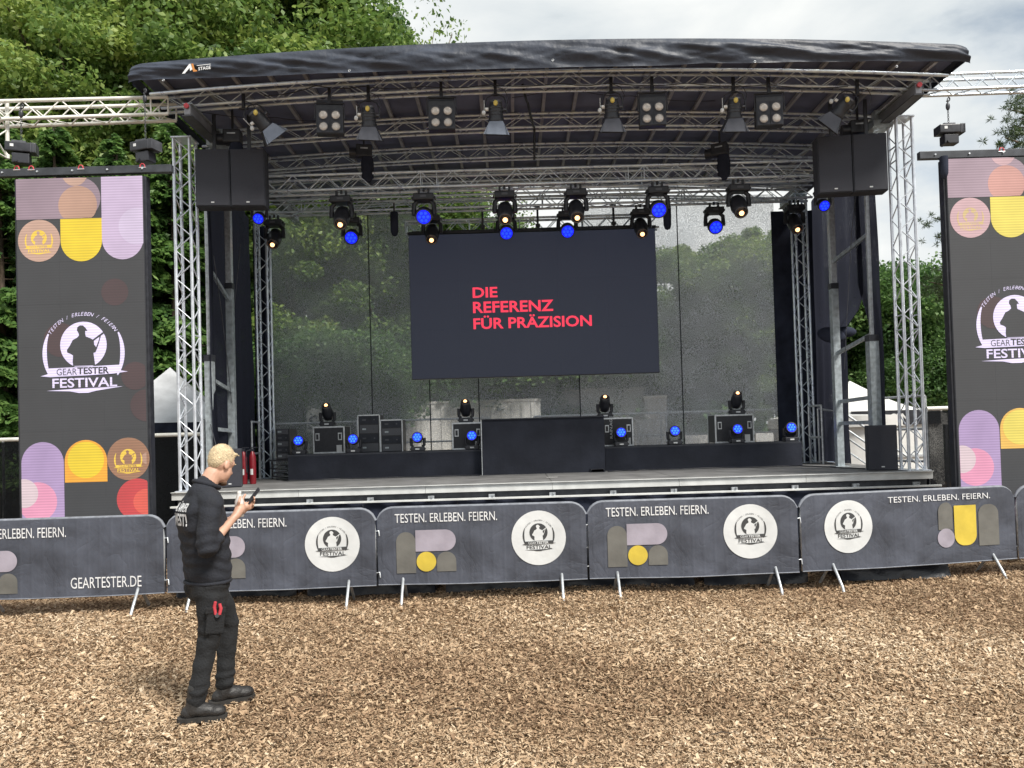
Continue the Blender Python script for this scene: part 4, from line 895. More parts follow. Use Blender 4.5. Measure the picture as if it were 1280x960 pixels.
# fresnel lamps with barn doors
def fresnel(px, py, Y, label, rz=0, roll=0, flapm=BLADE, s=1.0):
    z = arch(X(px, py, Y)) - .40; x = X(px, py, Y)
    t = thing('barn_door_lamp', label, 'spotlight', (x, Y, z), rz, 'spotlights with barn doors on the foremost truss')
    part('clamp', MB().box((0, .03, .03), (.045, .06, .20)).cyl((0, -.01, -.08), (0, -.01, .0), .022).ell((0, .02, -.085), (.07, .03, .018)), BLACK, t)
    Rm = Euler((0, roll, 0)).to_matrix()
    f = lambda v: Rm @ Vector(v)
    hp = [(-.155, 0, -.36), (-.155, 0, -.22), (-.12, 0, -.13), (-.04, 0, -.09), (.04, 0, -.09), (.12, 0, -.13), (.155, 0, -.22), (.155, 0, -.36)]
    part('yoke', MB().tube([f(q) for q in hp], .010, 6), BLACK, t)
    d = f((0, .32, -.94)).normalized(); c = f((0, 0, -.33))
    part('housing', MB().rev(c, d, [(-.14, .05), (-.12, .085), (-.05, .098), (.08, .10), (.10, .112), (.13, .112)], 14), BLACK, t)
    part('back_cap', MB().rev(c, -d, [(.12, .092), (.145, .088), (.155, .05)], 14), DARKSTEEL, t)
    for k in range(3): part('cooling_rib', MB().tube([c + d * (-.05 + .045 * k) + (Vector((1, 0, 0)) * math.cos(a) + d.cross(Vector((1, 0, 0))) * math.sin(a)) * .102 for a in np.linspace(0, 2 * math.pi, 13)[:-1]], .006, 5, closed=True), DARKSTEEL, t)
    part('connector', MB().ell(c + f((0.0, -.135, .065)), (.032, .024, .040)), YBULB, t)
    part('plug', MB().ell(c + f((-.175, -.03, -.03)), (.030, .026, .036)).cyl(c + f((-.165, -.01, -.01)), c + f((-.165, -.01, .16)), .005, n=5), OFFWHITE, t)
    part('knob', MB().cyl(c + f((-.105, -.03, .02)), c + f((-.15, -.03, .02)), .024, n=10), WHITE, t); part('knob', MB().cyl(c + f((.105, 0, .02)), c + f((.15, 0, .02)), .02, n=10), DARKSTEEL, t)
    u = f((1, 0, 0)); v = d.cross(u).normalized(); o = c + d * .135
    for sx, sy in ((0, 1), (0, -1), (1, 0), (-1, 0)):
        n_ = u * sx + v * sy; w2 = v if sx else u
        a0, a1 = o + n_ * .10 - w2 * .095, o + n_ * .10 + w2 * .095; b0, b1 = o + n_ * .16 + d * .17 - w2 * .185, o + n_ * .16 + d * .19 + w2 * .185
        th = n_ * .004
        part('barn_door', MB().add([a0, a1, b1, b0, a0 + th, a1 + th, b1 + th, b0 + th], [(0, 1, 2, 3), (7, 6, 5, 4), (0, 4, 5, 1), (1, 5, 6, 2), (2, 6, 7, 3), (3, 7, 4, 0)]), flapm if sy == (1 if v.y < 0 else -1) else BLACK_MATT, t)
    part('safety_cable', MB().tube([(.03, 0, .02), (.13, 0, -.02), (.185, .01, -.14), (.15, .02, -.27)], .005, 5), BLACK, t)
    return t
DKF = mat('dark_flap', (.075, .08, .10), .5, .2, .15, 9)
fresnel(304, 125, 10.88, 'barn door spotlight tilted sideways near the left tower, pale flap', .2, -.75)
fresnel(460, 110, 10.88, 'barn door spotlight between the first two blinders', .06, 0, DKF)
fresnel(619, 110, 10.88, 'barn door spotlight with a pale blue flap left of the roof middle', 0, 0)
fresnel(764, 110, 10.88, 'barn door spotlight just left of the third blinder', -.05, 0, DKF)
fresnel(917, 112, 10.88, 'barn door spotlight between the third and fourth blinders', -.1, 0, DKF)
fresnel(1072, 115, 10.88, 'barn door spotlight tilted sideways near the right tower', -.2, .7, DKF)

def blinder(px, pyt, pyb, label, rz):
    Y = 10.86; x = X(px, 140, Y); zt = arch(x) - .38; t = thing('blinder_lamp', label, 'blinder', (x, Y, zt), rz, 'four lamp blinders on the foremost truss')
    zc = P(px, (pyt + pyb) / 2, Y).z - zt
    part('clamp', MB().box((0, .02, .02), (.04, .06, .16)).box((0, 0, -.09), (.05, .03, .10)), BLACK, t)
    part('bracket', MB().tube([(-.205, 0, zc), (-.205, 0, -.13), (.205, 0, -.13), (.205, 0, zc)], .012, 6), BLACK, t)
    part('housing', MB().box((0, .06, zc), (.38, .14, .42)), BLACK, t, bevel=.012)
    part('top_plate', MB().box((0, .03, zc + .20), (.37, .03, .16)), BLACK_MATT, t)
    for i in (-1, 1):
        part('lamp_frame', MB().box((i * .092, -.016, zc - .03), (.172, .012, .34)), BLACK_MATT, t, bevel=.004)
        for j in (-1, 1):
            c = Vector((i * .088, -.022, zc - .03 + j * .082)); part('lens', MB().rev(c, (0, -1, 0), [(0, .060), (.010, .055), (.018, .03), (.020, .008)], 16), GLASSL, t)
            part('lens_ring', MB().tube([c + Vector((.065 * math.cos(a), -.006, .065 * math.sin(a))) for a in np.linspace(0, 2 * math.pi, 17)[:-1]], .006, 5, closed=True), DARKSTEEL, t)
    return t
blinder(412, 128, 170, 'four lamp blinder nearest the left tower', .10); blinder(552, 125, 163, 'four lamp blinder left of the roof middle', .05)
blinder(816, 118, 160, 'four lamp blinder right of the roof middle, one lamp pinkish', -.05); blinder(962, 120, 158, 'four lamp blinder nearest the right tower', -.08)

# bags, dark hoists and cables under the roof
for px, py, lab in ((493, 280, 'black chain bag hanging left of the video screen'), (834, 272, 'black chain bag hanging above the right end of the video screen')):
    p = P(px, py, 14.2); t = thing('truss_chain_bag', lab, 'chain bag', p)
    part('bag', MB().rev((0, 0, .22), (0, 0, -1), [(0, .07), (.03, .075), (.36, .072), (.43, .05), (.45, .01)], 14), BLACK_CLOTH, t); part('strap', MB().box((0, 0, .30), (.03, .02, .18)), BLACK, t)
def dark_hoist(px, py, Y, label, rz):
    p = P(px, py, Y); t = thing('roof_hoist', label, 'chain hoist', p, rz, 'dark hoists under the roof')
    part('motor_body', MB().box((0, 0, .0), (.26, .2, .2)), BLACK, t, bevel=.02); part('motor_can', MB().cyl((-.24, 0, -.03), (.0, 0, -.03), .085, n=14), BLACK, t)
    part('strap', MB().box((0, 0, .28), (.03, .03, .4)), BLACK, t); part('bag', MB().rev((.05, 0, -.1), (0, 0, -1), [(0, .09), (.1, .11), (.32, .10), (.40, .04)], 12), BLACK_CLOTH, t); part('fin', MB().box((.0, -.104, .03), (.12, .008, .02)), GALV, t)
dark_hoist(455, 190, 12.6, 'dark hoist with a bag hanging left of the roof middle', .2); dark_hoist(900, 188, 12.6, 'dark hoist with a bag hanging right of the roof middle', -.5)
dark_hoist(291, 172, 11.6, 'dark hoist on top of the left pair of loudspeakers', .1); dark_hoist(1072, 160, 11.7, 'dark hoist on top of the right pair of loudspeakers', -.1)
def cable(pts, label, r=.007):
    P3 = [P(*q) for q in pts]; o = P3[0]; sm = []
    for i in range(len(P3) - 1):
        for k in range(6): t_ = k / 6; sm.append(P3[i].lerp(P3[i + 1], t_) - o - Vector((0, 0, .035 * math.sin(math.pi * t_))))
    sm.append(P3[-1] - o)
    solo('roof_cable', MB().tube(sm, r, 5), BLACK, label, 'cable', o, 0, 'cables strung along the roof trusses')
cable([(330, 120, 10.8), (395, 107, 10.8), (455, 108, 10.8), (530, 108, 10.8), (610, 106, 10.8)], 'black cable looping along the foremost truss on the left')
cable([(610, 106, 10.8), (700, 104, 10.8), (760, 104, 10.8), (860, 104, 10.8), (960, 106, 10.8), (1060, 108, 10.8)], 'black cable looping along the foremost truss on the right')
cable([(640, 122, 11.2), (700, 106, 11.0), (720, 112, 11.2), (790, 120, 11.6), (900, 126, 12.2)], 'thin bright bracing wire meeting at the roof middle', .005)
cable([(250, 140, 11.3), (345, 147, 12.1), (420, 150, 12.4)], 'thin bracing wire from the left tower head under the roof', .005)
cable([(653, 105, 11.1), (660, 130, 11.1), (668, 160, 12.4), (668, 200, 12.5)], 'dark cable hanging straight down at the roof middle', .02)

# ============================================================ RAILINGS
def railing(name, pts, hs, label, m=GALV, grp='stage railings', r=.021):
    """posts at pts (x, y, z), rails at the heights hs"""
    o = Vector(pts[0]); t = thing(name, label, 'railing', o, 0, grp)
    for p_ in pts: q = Vector(p_) - o; part('post', MB().cyl(q, q + Vector((0, 0, max(hs))), r, n=8), m, t)
    for h in hs:
        part('rail', MB().tube([Vector(p_) - o + Vector((0, 0, h)) for p_ in pts], r * .95, 8), m, t)
    return t
Yb = 15.95
xs = [P(px, 530, Yb).x for px in (343, 400, 446, 504, 612)]; railing('guard_rail', [(x, Yb, ZD) for x in xs], (.12, .62, 1.08), 'guard rail behind the mesh cloth, left half')
xs = [P(px, 530, Yb).x for px in (668, 740, 826, 833, 907, 988)]; railing('guard_rail', [(x, Yb, ZD) for x in xs], (.12, .62, 1.08), 'guard rail behind the mesh cloth, right half')
xl = XL + .12
railing('guard_rail', [(X(256, 560, 12.6), 12.6, ZD), (X(262, 560, 12.9) - .1, 13.4, ZD)], (.35, .8, 1.1), 'short guard rail behind the left front tower')
railing('guard_rail', [(X(315, 560, 14.3), 14.3, ZD), (X(324, 560, 14.9), 14.9, ZD)], (.5, 1.1), 'short guard rail at the left side behind the extinguishers')
railing('guard_rail', [(X(1012, 545, 14.9), 14.9, ZD), (X(1020, 545, 14.7), 14.4, ZD)], (.5, 1.1), 'short guard rail at the right side beside the rear tower')
railing('guard_rail', [(X(1105, 545, 12.9), 12.9, ZD), (X(1158, 545, 12.3), 12.3, ZD)], (.1, .62, 1.15), 'guard rail behind the right front tower')
# stair with sloping hand rails outside the right opening
sx = X(1040, 560, 15.0); stt = thing('side_stair', 'metal stair with sloping hand rails outside the right curtain gap', 'stair', (sx, 15.2, 0))
for k in range(6): part('step', MB().box((.25 + .26 * k, 0, ZD - .1 - .18 * k), (.27, .9, .035)), STEEL, stt)
for y in (-.45, .45):
    part('stringer', MB().tube([(.05, y, ZD - .05), (1.75, y, .1)], .03, 6), GALV, stt)
    part('hand_rail', MB().tube([(-.35, y, ZD + 1.05), (.15, y, ZD + .95), (1.7, y, .98)], .022, 8), GALV, stt); part('hand_rail', MB().tube([(.15, y, ZD + .5), (1.7, y, .55)], .018, 8), GALV, stt)
    for x, zb, zt in ((-.35, ZD, ZD + 1.05), (.15, ZD - .1, ZD + .95), (1.0, .45, 1.45), (1.7, .0, .98)): part('post', MB().cyl((x, y, zb), (x, y, zt), .02, n=8), GALV, stt)

# ============================================================ CROWD BARRIERS
def barrier(x0, y0, x1, y1, label, content, flip=False, legs=(.16, .84), only=None):
    """galvanised crowd barrier with a printed cover; content is a list of print items in the cover's own metres"""
    a, b = Vector((x0, y0, 0)), Vector((x1, y1, 0)); L = (b - a).length; rz = math.atan2(y1 - y0, x1 - x0)
    t = thing('crowd_barrier', label, 'barrier', a, rz, 'crowd barriers with printed covers')
    H, c = 1.065, .24
    fr = [(c * 0 + .02, 0, .225), (.02, 0, H - c), (.035, 0, H - c * .55), (.09, 0, H - c * .2), (.17, 0, H - .02), (c + .03, 0, H)]
    loop = fr + [(L - q[0], 0, q[2]) for q in fr[::-1]]
    part('frame', MB().tube(loop, .019, 8, closed=True), GALV, t)
    nb = int(L / .13)
    for k in range(1, nb): x = .02 + (L - .04) * k / nb; part('bar', MB().cyl((x, .0, .225), (x, .0, H - .015 - max(0, .2 - min(x, L - x)) * .9), .007, n=6), GALV, t)
    for f in legs:
        x = f * L
        part('leg', MB().tube([(x, -.22, -.02), (x, -.20, .03), (x, -.02, .27), (x, .02, .27), (x, .24, .03), (x, .27, .0)], .017, 7), GALV, t)
        part('leg_plate', MB().box((x, 0, .24), (.035, .012, .10)), GALV, t)
    for zz in (.34, .82): part('coupling_hook', MB().tube([(L - .02, 0, zz), (L + .03, -.01, zz + .01), (L + .035, -.01, zz - .05)], .008, 6), GALV, t)
    # cover: an outline with cut corners, doubled front and back
    z0, cc = .20, .19
    def top(x): e = min(x, L - x); return H + .018 - (cc - math.sqrt(max(0, cc * cc - (cc - e) ** 2)) if e < cc else 0)
    ph = x0 * 3.7
    def f_(u, v, y, sg):
        x = .008 + u * (L - .016); zt = top(x); w1 = noise.noise((x * 2.2 + ph, v * 2.0, 0)) ; w2 = noise.noise((x * 1.2 - v * 2 + ph, v * 1.0, 3))
        return (x, y + sg * (.0026 * w1 + .002 * w2 + .0015 * noise.noise((x * 9 + v * 5 + ph, v * 8 - x * 3, 1))), z0 + v * (zt - z0) - .012 * math.sin(math.pi * u) * (1 - v) + .006 * w2 * (1 - v))
    part('cover', MB().grid(lambda u, v: f_(u, v, -.030, 1), 110, 26).grid(lambda u, v: f_(1 - u, v, .030, 1), 60, 8), COVER, t)
    part('cover_hem', MB().tube([f_(i / 60, 1, -.0, 0) for i in range(61)], .022, 6), mat('hem_cloth', (.20, .215, .25), .6, 0, .25, 12), t)
    part('cover_seam', MB().tube([tuple(Vector(f_(i / 60, 0, -.03, 0)) + Vector((0, -.003, .004))) for i in range(61)], .007, 5), mat('hem_cloth', (.20, .215, .25)), t)
    mats = [WHITEP, OFFWHITE, DARKP, LILACP, TAUPEP, YELLOWP]
    yy = lambda l: -.0368 - .0014 * l
    art, let, emb = MB(), MB(), MB()
    for it in content:
        if it[0] == 't': _, s_, xa, xb, za, zb = it; text_fit(let, s_, xa, xb, za, zb, lambda x, z: (x, yy(1), z), 0, 0.0)
        elif it[0] == 'e':
            _, ex, ez, er = it; art.poly([(x, z) for x, z in disc(ex, ez, er, 48)], lambda x, z: (x, yy(0), z), 1)
            emblem(emb, lambda x, z, l: (x, yy(l + 1), z), ex, ez + .02 * er, er * .60, 0, 1)
        elif it[0] == 's': _, pts, m, l = it; part('printed_shape', MB().poly(pts, lambda x, z: (x, yy(l), z)), mats[m], t)
    if art.v: part('printed_disc', art, mats, t)
    if let.v: part('lettering', let, mats, t, 'thin white capital letters')
    if emb.v: part('emblem', emb, [DARKP, OFFWHITE], t, 'dark round festival emblem on the pale disc')
    return t, L
BZ = lambda px, py, Y: P(px, py, Y)
def bar_px(pxa, Ya, pxb, Yb_): return P(pxa, 690, Ya).x, Ya, P(pxb, 690, Yb_).x, Yb_
k_ = 8.95 / 960.0
def RRp(x0, z0, x1, z1, **k): return rr_shape(x0, z0, x1, z1, **k)
def std(L, flip=False):
    """the common print: slogan, block figure, round emblem"""
    S = L / 2.44
    f = lambda px: (px - 472) / 261 * L
    zf = lambda py: (722 - py) / 87 * .825 + .245
    it = [('t', 'TESTEN. ERLEBEN. FEIERN.', f(495), f(622), zf(651.5), zf(640.5)), ('e', f(673), zf(674.5), .315)]
    it += [('s', RRp(f(496), zf(713), f(520), zf(663), tl=.11, tr=.11), 4, 0), ('s', RRp(f(520), zf(687), f(570), zf(661), tr=.12, br=.12), 3, 1), ('s', disc(f(533), zf(699.5), .114), 5, 2), ('s', RRp(f(546), zf(712), f(570), zf(688), tl=.11, tr=.11), 4, 0)]
    return it
def left_print(L):
    f = lambda px: (px + 52) / 258 * L; zf = lambda py: (737 - py) / 86 * .825 + .245
    return [('t', 'TESTEN. ERLEBEN. FEIERN.', f(-44), f(84), zf(671), zf(659)), ('t', 'GEARTESTER.DE', f(89), f(177), zf(732.5), zf(719.5)), ('s', RRp(f(-50), zf(737), f(-28), zf(688), tl=.11, tr=.11), 4, 0), ('s', RRp(f(-28), zf(710), f(23), zf(685), tr=.12, br=.12), 3, 1), ('s', disc(f(-14), zf(724), .114), 5, 2), ('s', RRp(f(0), zf(736), f(23), zf(712), tl=.10, tr=.10), 4, 0)]
def right_print(L):
    f = lambda px: (px - 1000) / 268 * L; zf = lambda py: (712 - py) / 87 * .825 + .245
    return [('t', 'TESTEN. ERLEBEN. FEIERN.', f(1106), f(1235), .955, 1.055 - .03), ('e', f(1057), .70, .31), ('s', disc(f(1177), .50, .115), 3, 1), ('s', RRp(f(1188), .40, f(1216), .885, bl=.13, br=.13), 5, 1), ('s', RRp(f(1219), .385, f(1245), .885, tl=.12, tr=.12), 4, 0), ('s', RRp(f(1168), .60, f(1186), .93, tl=.11, tr=.09), 4, 0)]
def mk(pxa, Ya, pxb, Yb_, label, pr_, legs=(.14, .86)):
    x0, y0, x1, y1 = bar_px(pxa, Ya, pxb, Yb_); L = math.hypot(x1 - x0, y1 - y0); return barrier(x0, y0, x1, y1, label, pr_(L), legs=legs)
mk(-52, 8.78, 207, 8.85, 'leftmost barrier, dark cover lettered GEARTESTER.DE', left_print, (.14, .868))
mk(209, 8.88, 471, 8.93, 'barrier partly hidden behind the standing man, with a round emblem', lambda L: [i if i[0] != 'e' else ('e', i[1] + .05, i[2], i[3]) for i in std(L)], (.12, .865))
mk(472, 8.96, 734, 8.96, 'middle barrier with slogan and emblem, second from the standing man', std, (.12, .875))
mk(735, 8.97, 998, 9.0, 'barrier right of the middle, between the straight and the angled one', std, (.135, .885))
mk(1000, 9.02, 1269, 9.5, 'angled barrier on the right with its emblem at the left end', right_print, (.14, .885))
mk(1271, 9.5, 1530, 9.55, 'last barrier on the right, only its rounded corner in view', std, (.14, .86))

# ============================================================ FENCES, TENTS, CONTAINERS
def screen_fence(x0, x1, Y, h, label, n=2, m=FENCEMESH, y1=None):
    t = thing('screen_fence', label, 'fence', (x0, Y, 0), math.atan2((y1 or Y) - Y, x1 - x0), 'dark screened site fences'); L = math.hypot(x1 - x0, (y1 or Y) - Y)
    part('top_rail', MB().cyl((0, 0, h), (L, 0, h), .035, n=10), ALU_WHITE, t); part('bottom_rail', MB().cyl((0, 0, .06), (L, 0, .06), .022, n=8), GALV, t)
    for i in range(n + 1): part('post', MB().cyl((L * i / n, 0, 0), (L * i / n, 0, h), .022, n=8), GALV, t)
    for i in range(n): part('mesh_panel', MB().grid(lambda u, v: (L * (i + u) / n, -.03 + .015 * noise.noise((u * 5, v * 4, i)), .02 + v * (h - .06)), 14, 8), m, t)
    for i in range(n): part('foot', MB().box((L * i / n, 0, .05), (.22, .6, .1)), CONTG, t, bevel=.01)
YF2 = 12.6
screen_fence(X(-120, 548, YF2), X(252, 545, YF2), YF2, P(100, 547, YF2).z, 'dark screened fence with a white top rail behind the left display wall', 3)
YF3 = 12.2
screen_fence(X(1158, 508, YF3), X(1420, 505, YF3), YF3, P(1180, 508, YF3).z - .03, 'dark screened fence with a pale top rail between stage and right display wall', 2)

def tent(px, Y, apex_py, eave_py, half, label, m, val_m, rz=0.0):
    x = X(px, eave_py, Y); za = P(px, apex_py, Y).z; ze = P(px, eave_py, Y).z
    t = thing('pagoda_tent', label, 'tent', (x, Y, 0), rz)
    for k in range(4):
        R_ = Matrix.Rotation(k * math.pi / 2, 3, 'Z')
        def f(u, v): # v 0 eave..1 apex, concave
            s_ = 1 - v; y = -half * s_; xx = (u * 2 - 1) * half * s_; sag = .16 * math.sin(math.pi * v) * half * .5
            return tuple(R_ @ Vector((xx, y, ze + (za - ze) * v - sag * (.6 + .5 * abs(u * 2 - 1)) + .03 * math.sin(u * 16 + v * 4) * s_ * v)))
        part('roof_panel', MB().grid(f, 22, 14), m, t)
        def g(u, v): return tuple(R_ @ Vector(((u * 2 - 1) * half, -half - .01 - .015 * math.sin(u * 25), ze + .01 - v * .28)))
        part('valance', MB().grid(g, 24, 2), val_m, t)
        q = R_ @ Vector((half - .03, -half + .03, 0)); part('leg', MB().box((q.x, q.y, ze / 2), (.05, .05, ze)), DARKSTEEL, t)
    part('rear_wall', MB().box((0, half - .05, ze / 2), (2 * half - .1, .02, ze - .1)), val_m, t)
    return t
tent(214, 16.6, 459, 531, 1.5, 'grey peaked tent behind the left front tower', TENT, BLACK_CLOTH, .25)
tent(1064, 20.5, 476, 521, 1.6, 'white peaked tent outside the right curtain gap', TENTW, WHITE, .1)

def box_building(name, label, cat, px0, px1, pyt, Y, zb, d, m, ribs=True, rim=None, lettering=None, group=None):
    a, b = X(px0, 520, Y), X(px1, 520, Y); h = P((px0 + px1) / 2, pyt, Y).z - zb; w_ = b - a
    t = thing(name, label, cat, ((a + b) / 2, Y, zb), 0, group)
    part('wall', MB().box((0, d / 2, h / 2), (w_, d, h)), m, t)
    if rim: part('roof_rim', MB().box((0, d / 2, h + .03), (w_ + .04, d + .04, .07)), rim, t)
    if ribs:
        for k in range(int(w_ / .3)): part('rib', MB().box((-w_ / 2 + .15 + k * .3, -.012, h / 2), (.11, .026, h - .2)), m, t)
    return t, w_, h
box_building('site_container', 'grey site container seen through the mesh left of the video screen', 'container', 420, 516, 501, 21.5, 0, 2.4, CONTG, True, CONT)
box_building('site_container', 'long pale site container seen through the mesh under the video screen', 'container', 510, 676, 503, 23, 0, 2.4, CONT, True, WHITE)
box_building('site_container', 'tall grey container seen through the mesh under the right part of the screen', 'container', 674, 806, 488, 25, 0, 2.4, CONTG, True, WHITE)
box_building('site_container', 'narrow grey container with a pale roof edge right of the tall one', 'container', 806, 834, 497, 24.6, 0, 2.4, CONTG, True, WHITE)
t, w_, h = box_building('sign_board', 'pale board with the dark letters SC seen through the mesh on the left', 'sign', 383, 426, 507, 19.5, .3, .06, CONT, False)
lm = MB(); text_fit(lm, 'SC', -w_ * .44, w_ * .30, h - .62, h - .25, lambda x, z: (x, -.01, z), 0, .01); part('lettering', lm, DARKP, t)
for k_x in (-.35, .35): part('leg', MB().box((k_x, .03, -.15), (.05, .04, .3)), STEEL, t)
for (a, b, y0, lab) in ((856, 895, 542, 'low pale banner behind the right riser, left of the rightmost case'), (944, 966, 540, 'low pale banner behind the right riser, right of the rightmost case'), (795, 832, 524, 'pale board behind the rail right of the counter')):
    t, w_, h = box_building('banner_board', lab, 'banner', a, b, y0, 18.0, .55, .05, WHITE, False); 
    for k_x in (-.3, .3): part('leg', MB().box((k_x * w_, .02, -.27), (.04, .04, .55)), STEEL, t)
t, w_, h = box_building('sales_trailer', 'white sales trailer with a black name board behind the right tower', 'trailer', 1050, 1178, 514, 19.0, .35, 2.2, WHITE, False)
part('name_board', MB().box((.10, -.03, h - .16), (w_ - .35, .06, .36)), BLACK, t)
lm = MB(); fx = lambda px: X(px, 520, 18.95) - t.location.x
text_fit(lm, 'CEN', fx(1112), fx(1135), h - .26, h - .06, lambda x, z: (x, -.065, z), 0, .03); part('lettering', lm, WHITE, t, 'white letters CEN')
part('counter_hatch', MB().box((.2, -.02, h * .40), (w_ * .5, .03, .06)), GALV, t)
for sx_ in (-.8, .8): part('wheel', MB().cyl((sx_, -.02, -.08), (sx_, .16, -.08), .28, n=18), BLACK, t)
t, w_, h = box_building('cool_box_tower', 'pale blue cabinet with a navy top in the right curtain gap', 'cabinet', 1031, 1052, 502, 17.6, 0, .8, PALEBLUE, False)
part('navy_top', MB().box((0, -.03, h - .4), (w_ + .02, .06, .8)), NAVY, t)

# cables and small gear lying on the deck
def deck_cable(pts, label, r=.011):
    o = Vector((*[P(pts[0][0], 590, pts[0][1]).x], pts[0][1], ZD)); q = []
    P3 = [Vector((P(px, 590, Y).x, Y, ZD)) - o for px, Y in pts]
    for i in range(len(P3) - 1):
        for k in range(8): t_ = k / 8; q.append(P3[i].lerp(P3[i + 1], t_) + Vector((0, .05 * math.sin(t_ * 6.28 + i), r * 1.1)))
    q.append(P3[-1] + Vector((0, 0, r * 1.1))); solo('deck_cable', MB().tube(q, r, 6), BLACK, label, 'cable', o, 0, 'black cables lying on the deck')
deck_cable([(345, 14.2), (362, 13.7), (430, 13.9), (520, 13.85), (600, 13.7)], 'black cable lying along the foot of the left riser')
deck_cable([(760, 13.75), (800, 13.95), (900, 13.9), (1000, 13.8), (1030, 13.2)], 'black cable lying along the foot of the right riser')
deck_cable([(1030, 13.2), (1062, 12.6), (1090, 12.2)], 'black cable running over the deck to the right floor loudspeaker')
solo('tape_mark', MB().box((0, 0, .0), (.18, .04, .002)), WHITE, 'small white tape mark on the deck before the counter', 'tape', (P(690, 596, 12.6).x, 12.6, ZD + .003))

# ============================================================ TREES
def crown_broad(seed, n_clump, per, rx, rz_, leaf, m, hollow=.35, tone0=.5):
    g = np.random.default_rng(seed); C = []; 
    while len(C) < n_clump:
        p = g.normal(size=3); p /= np.linalg.norm(p); r = g.uniform(hollow, 1) ** .6; p = p * r
        if g.uniform() < .25 and p[2] < -.3: continue
        lump = 1 + .22 * math.sin(3.1 * p[0] + seed) * math.cos(2.7 * p[1] + 1.3 * seed) + .15 * math.sin(5 * p[2] + seed)
        C.append(p * [rx, rx, rz_] * lump)
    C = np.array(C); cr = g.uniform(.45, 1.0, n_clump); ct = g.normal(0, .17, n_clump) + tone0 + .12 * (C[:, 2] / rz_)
    idx = np.repeat(np.arange(n_clump), per); n = len(idx)
    off = g.normal(size=(n, 3)); off /= np.linalg.norm(off, axis=1)[:, None]; off *= (g.uniform(0, 1, n) ** .45)[:, None] * cr[idx][:, None] * [1, 1, .7]
    c = C[idx] + off; s = leaf * g.uniform(.55, 1.35, n)
    nn = g.normal(size=(n, 3)) + off * .9 + [0, 0, .7]; nn /= np.linalg.norm(nn, axis=1)[:, None]
    u = np.cross(nn, g.normal(size=(n, 3))); u /= np.linalg.norm(u, axis=1)[:, None]; v = np.cross(nn, u)
    a, b = (s * .62)[:, None], (s * .36)[:, None]
    V = np.stack([c - u * a, c - v * b + nn * b * .3, c + u * a, c + v * b + nn * b * .3], 1)
    return quads_mesh('crown', V, ct[idx] + g.normal(0, .17, n), m), C
def trunk_mesh(seed, h, r, C, zc, m, limbs=16):
    g = random.Random(seed); mb_ = MB(); pts = [(0, 0, -.2)]
    k = 9
    for i in range(1, k + 1): pts.append((g.gauss(0, .05) * i * .5, g.gauss(0, .05) * i * .5, h * i / k))
    mb_.tube(pts, [r * (1.25 if i == 0 else 1 - .85 * i / k) for i in range(k + 1)], 10)
    for i in range(limbs):
        if C is None: break
        tgt = Vector(C[g.randrange(len(C))]) + Vector((0, 0, zc)); f = min(.9, max(.25, (tgt.z / h) - .22)); b = Vector(pts[int(f * k)]); mid = b.lerp(tgt, .5) + Vector((0, 0, .3))
        mb_.tube([b, mid, tgt], [r * .32, r * .18, .02], 6)
    return mb_.mesh('trunk', m)
def crown_conifer(seed, h, R0, n_br, per, m, z0=.12):
    g = np.random.default_rng(seed); V = []; T = []
    f = np.sort(g.uniform(z0, .99, n_br)); br = []
    for q in f:
        L = R0 * (1 - q) ** .75 * g.uniform(.75, 1.1) + .15; a = g.uniform(0, 2 * np.pi); n = max(12, int(per * L / R0))
        s = g.uniform(0.12, 1, n) ** .75; droop = -.34 * L * s ** 1.6 + .14 * L * s; side = g.normal(0, .26, n) * L * s * .75
        d = np.array([math.cos(a), math.sin(a), 0]); e = np.array([-math.sin(a), math.cos(a), 0])
        c = d * (s * L)[:, None] + e * side[:, None] + np.array([0, 0, 1]) * (q * h + droop - np.abs(side) * .35 + g.normal(0, .05, n))[:, None]
        l = g.uniform(.16, .34, n); wd = g.uniform(.035, .075, n)
        dr = d * .75 + e * (np.sign(side) * .7)[:, None] + np.array([0, 0, -1]) * g.uniform(.1, .75, n)[:, None] + g.normal(0, .2, (n, 3)); dr /= np.linalg.norm(dr, axis=1)[:, None]
        w2 = np.cross(dr, g.normal(size=(n, 3))); w2 /= np.linalg.norm(w2, axis=1)[:, None]
        V.append(np.stack([c - dr * (l / 2)[:, None], c + w2 * wd[:, None], c + dr * (l / 2)[:, None], c - w2 * wd[:, None]], 1))
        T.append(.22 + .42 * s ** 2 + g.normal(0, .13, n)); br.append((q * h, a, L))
    return quads_mesh('crown', np.concatenate(V), np.concatenate(T), m), br
def trunk_conifer(h, r, br, m, bare=14, seed=1):
    g = random.Random(seed); mb_ = MB().tube([(0, 0, -.2), (0, 0, h * .5), (.05, 0, h)], [r * 1.15, r * .6, .02], 9)
    for (z, a, L) in br[::3]: mb_.tube([(0, 0, z), (math.cos(a) * L * .5, math.sin(a) * L * .5, z + .02 * L), (math.cos(a) * L * .9, math.sin(a) * L * .9, z - .18 * L)], [.03, .02, .006], 4)
    for i in range(bare):
        z = g.uniform(.6, h * .38); a = g.uniform(0, 6.28); L = g.uniform(.8, 2.0); mb_.tube([(0, 0, z), (math.cos(a) * L * .5, math.sin(a) * L * .5, z + .12), (math.cos(a) * L, math.sin(a) * L, z - .25)], [.018, .011, .004], 4)
    return mb_.mesh('trunk', m)
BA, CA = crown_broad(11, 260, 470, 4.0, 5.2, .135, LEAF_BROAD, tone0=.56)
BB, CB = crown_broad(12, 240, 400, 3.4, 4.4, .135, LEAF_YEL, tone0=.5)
BC, CC_ = crown_broad(13, 190, 300, 2.6, 2.6, .12, LEAF_BROAD, tone0=.42)
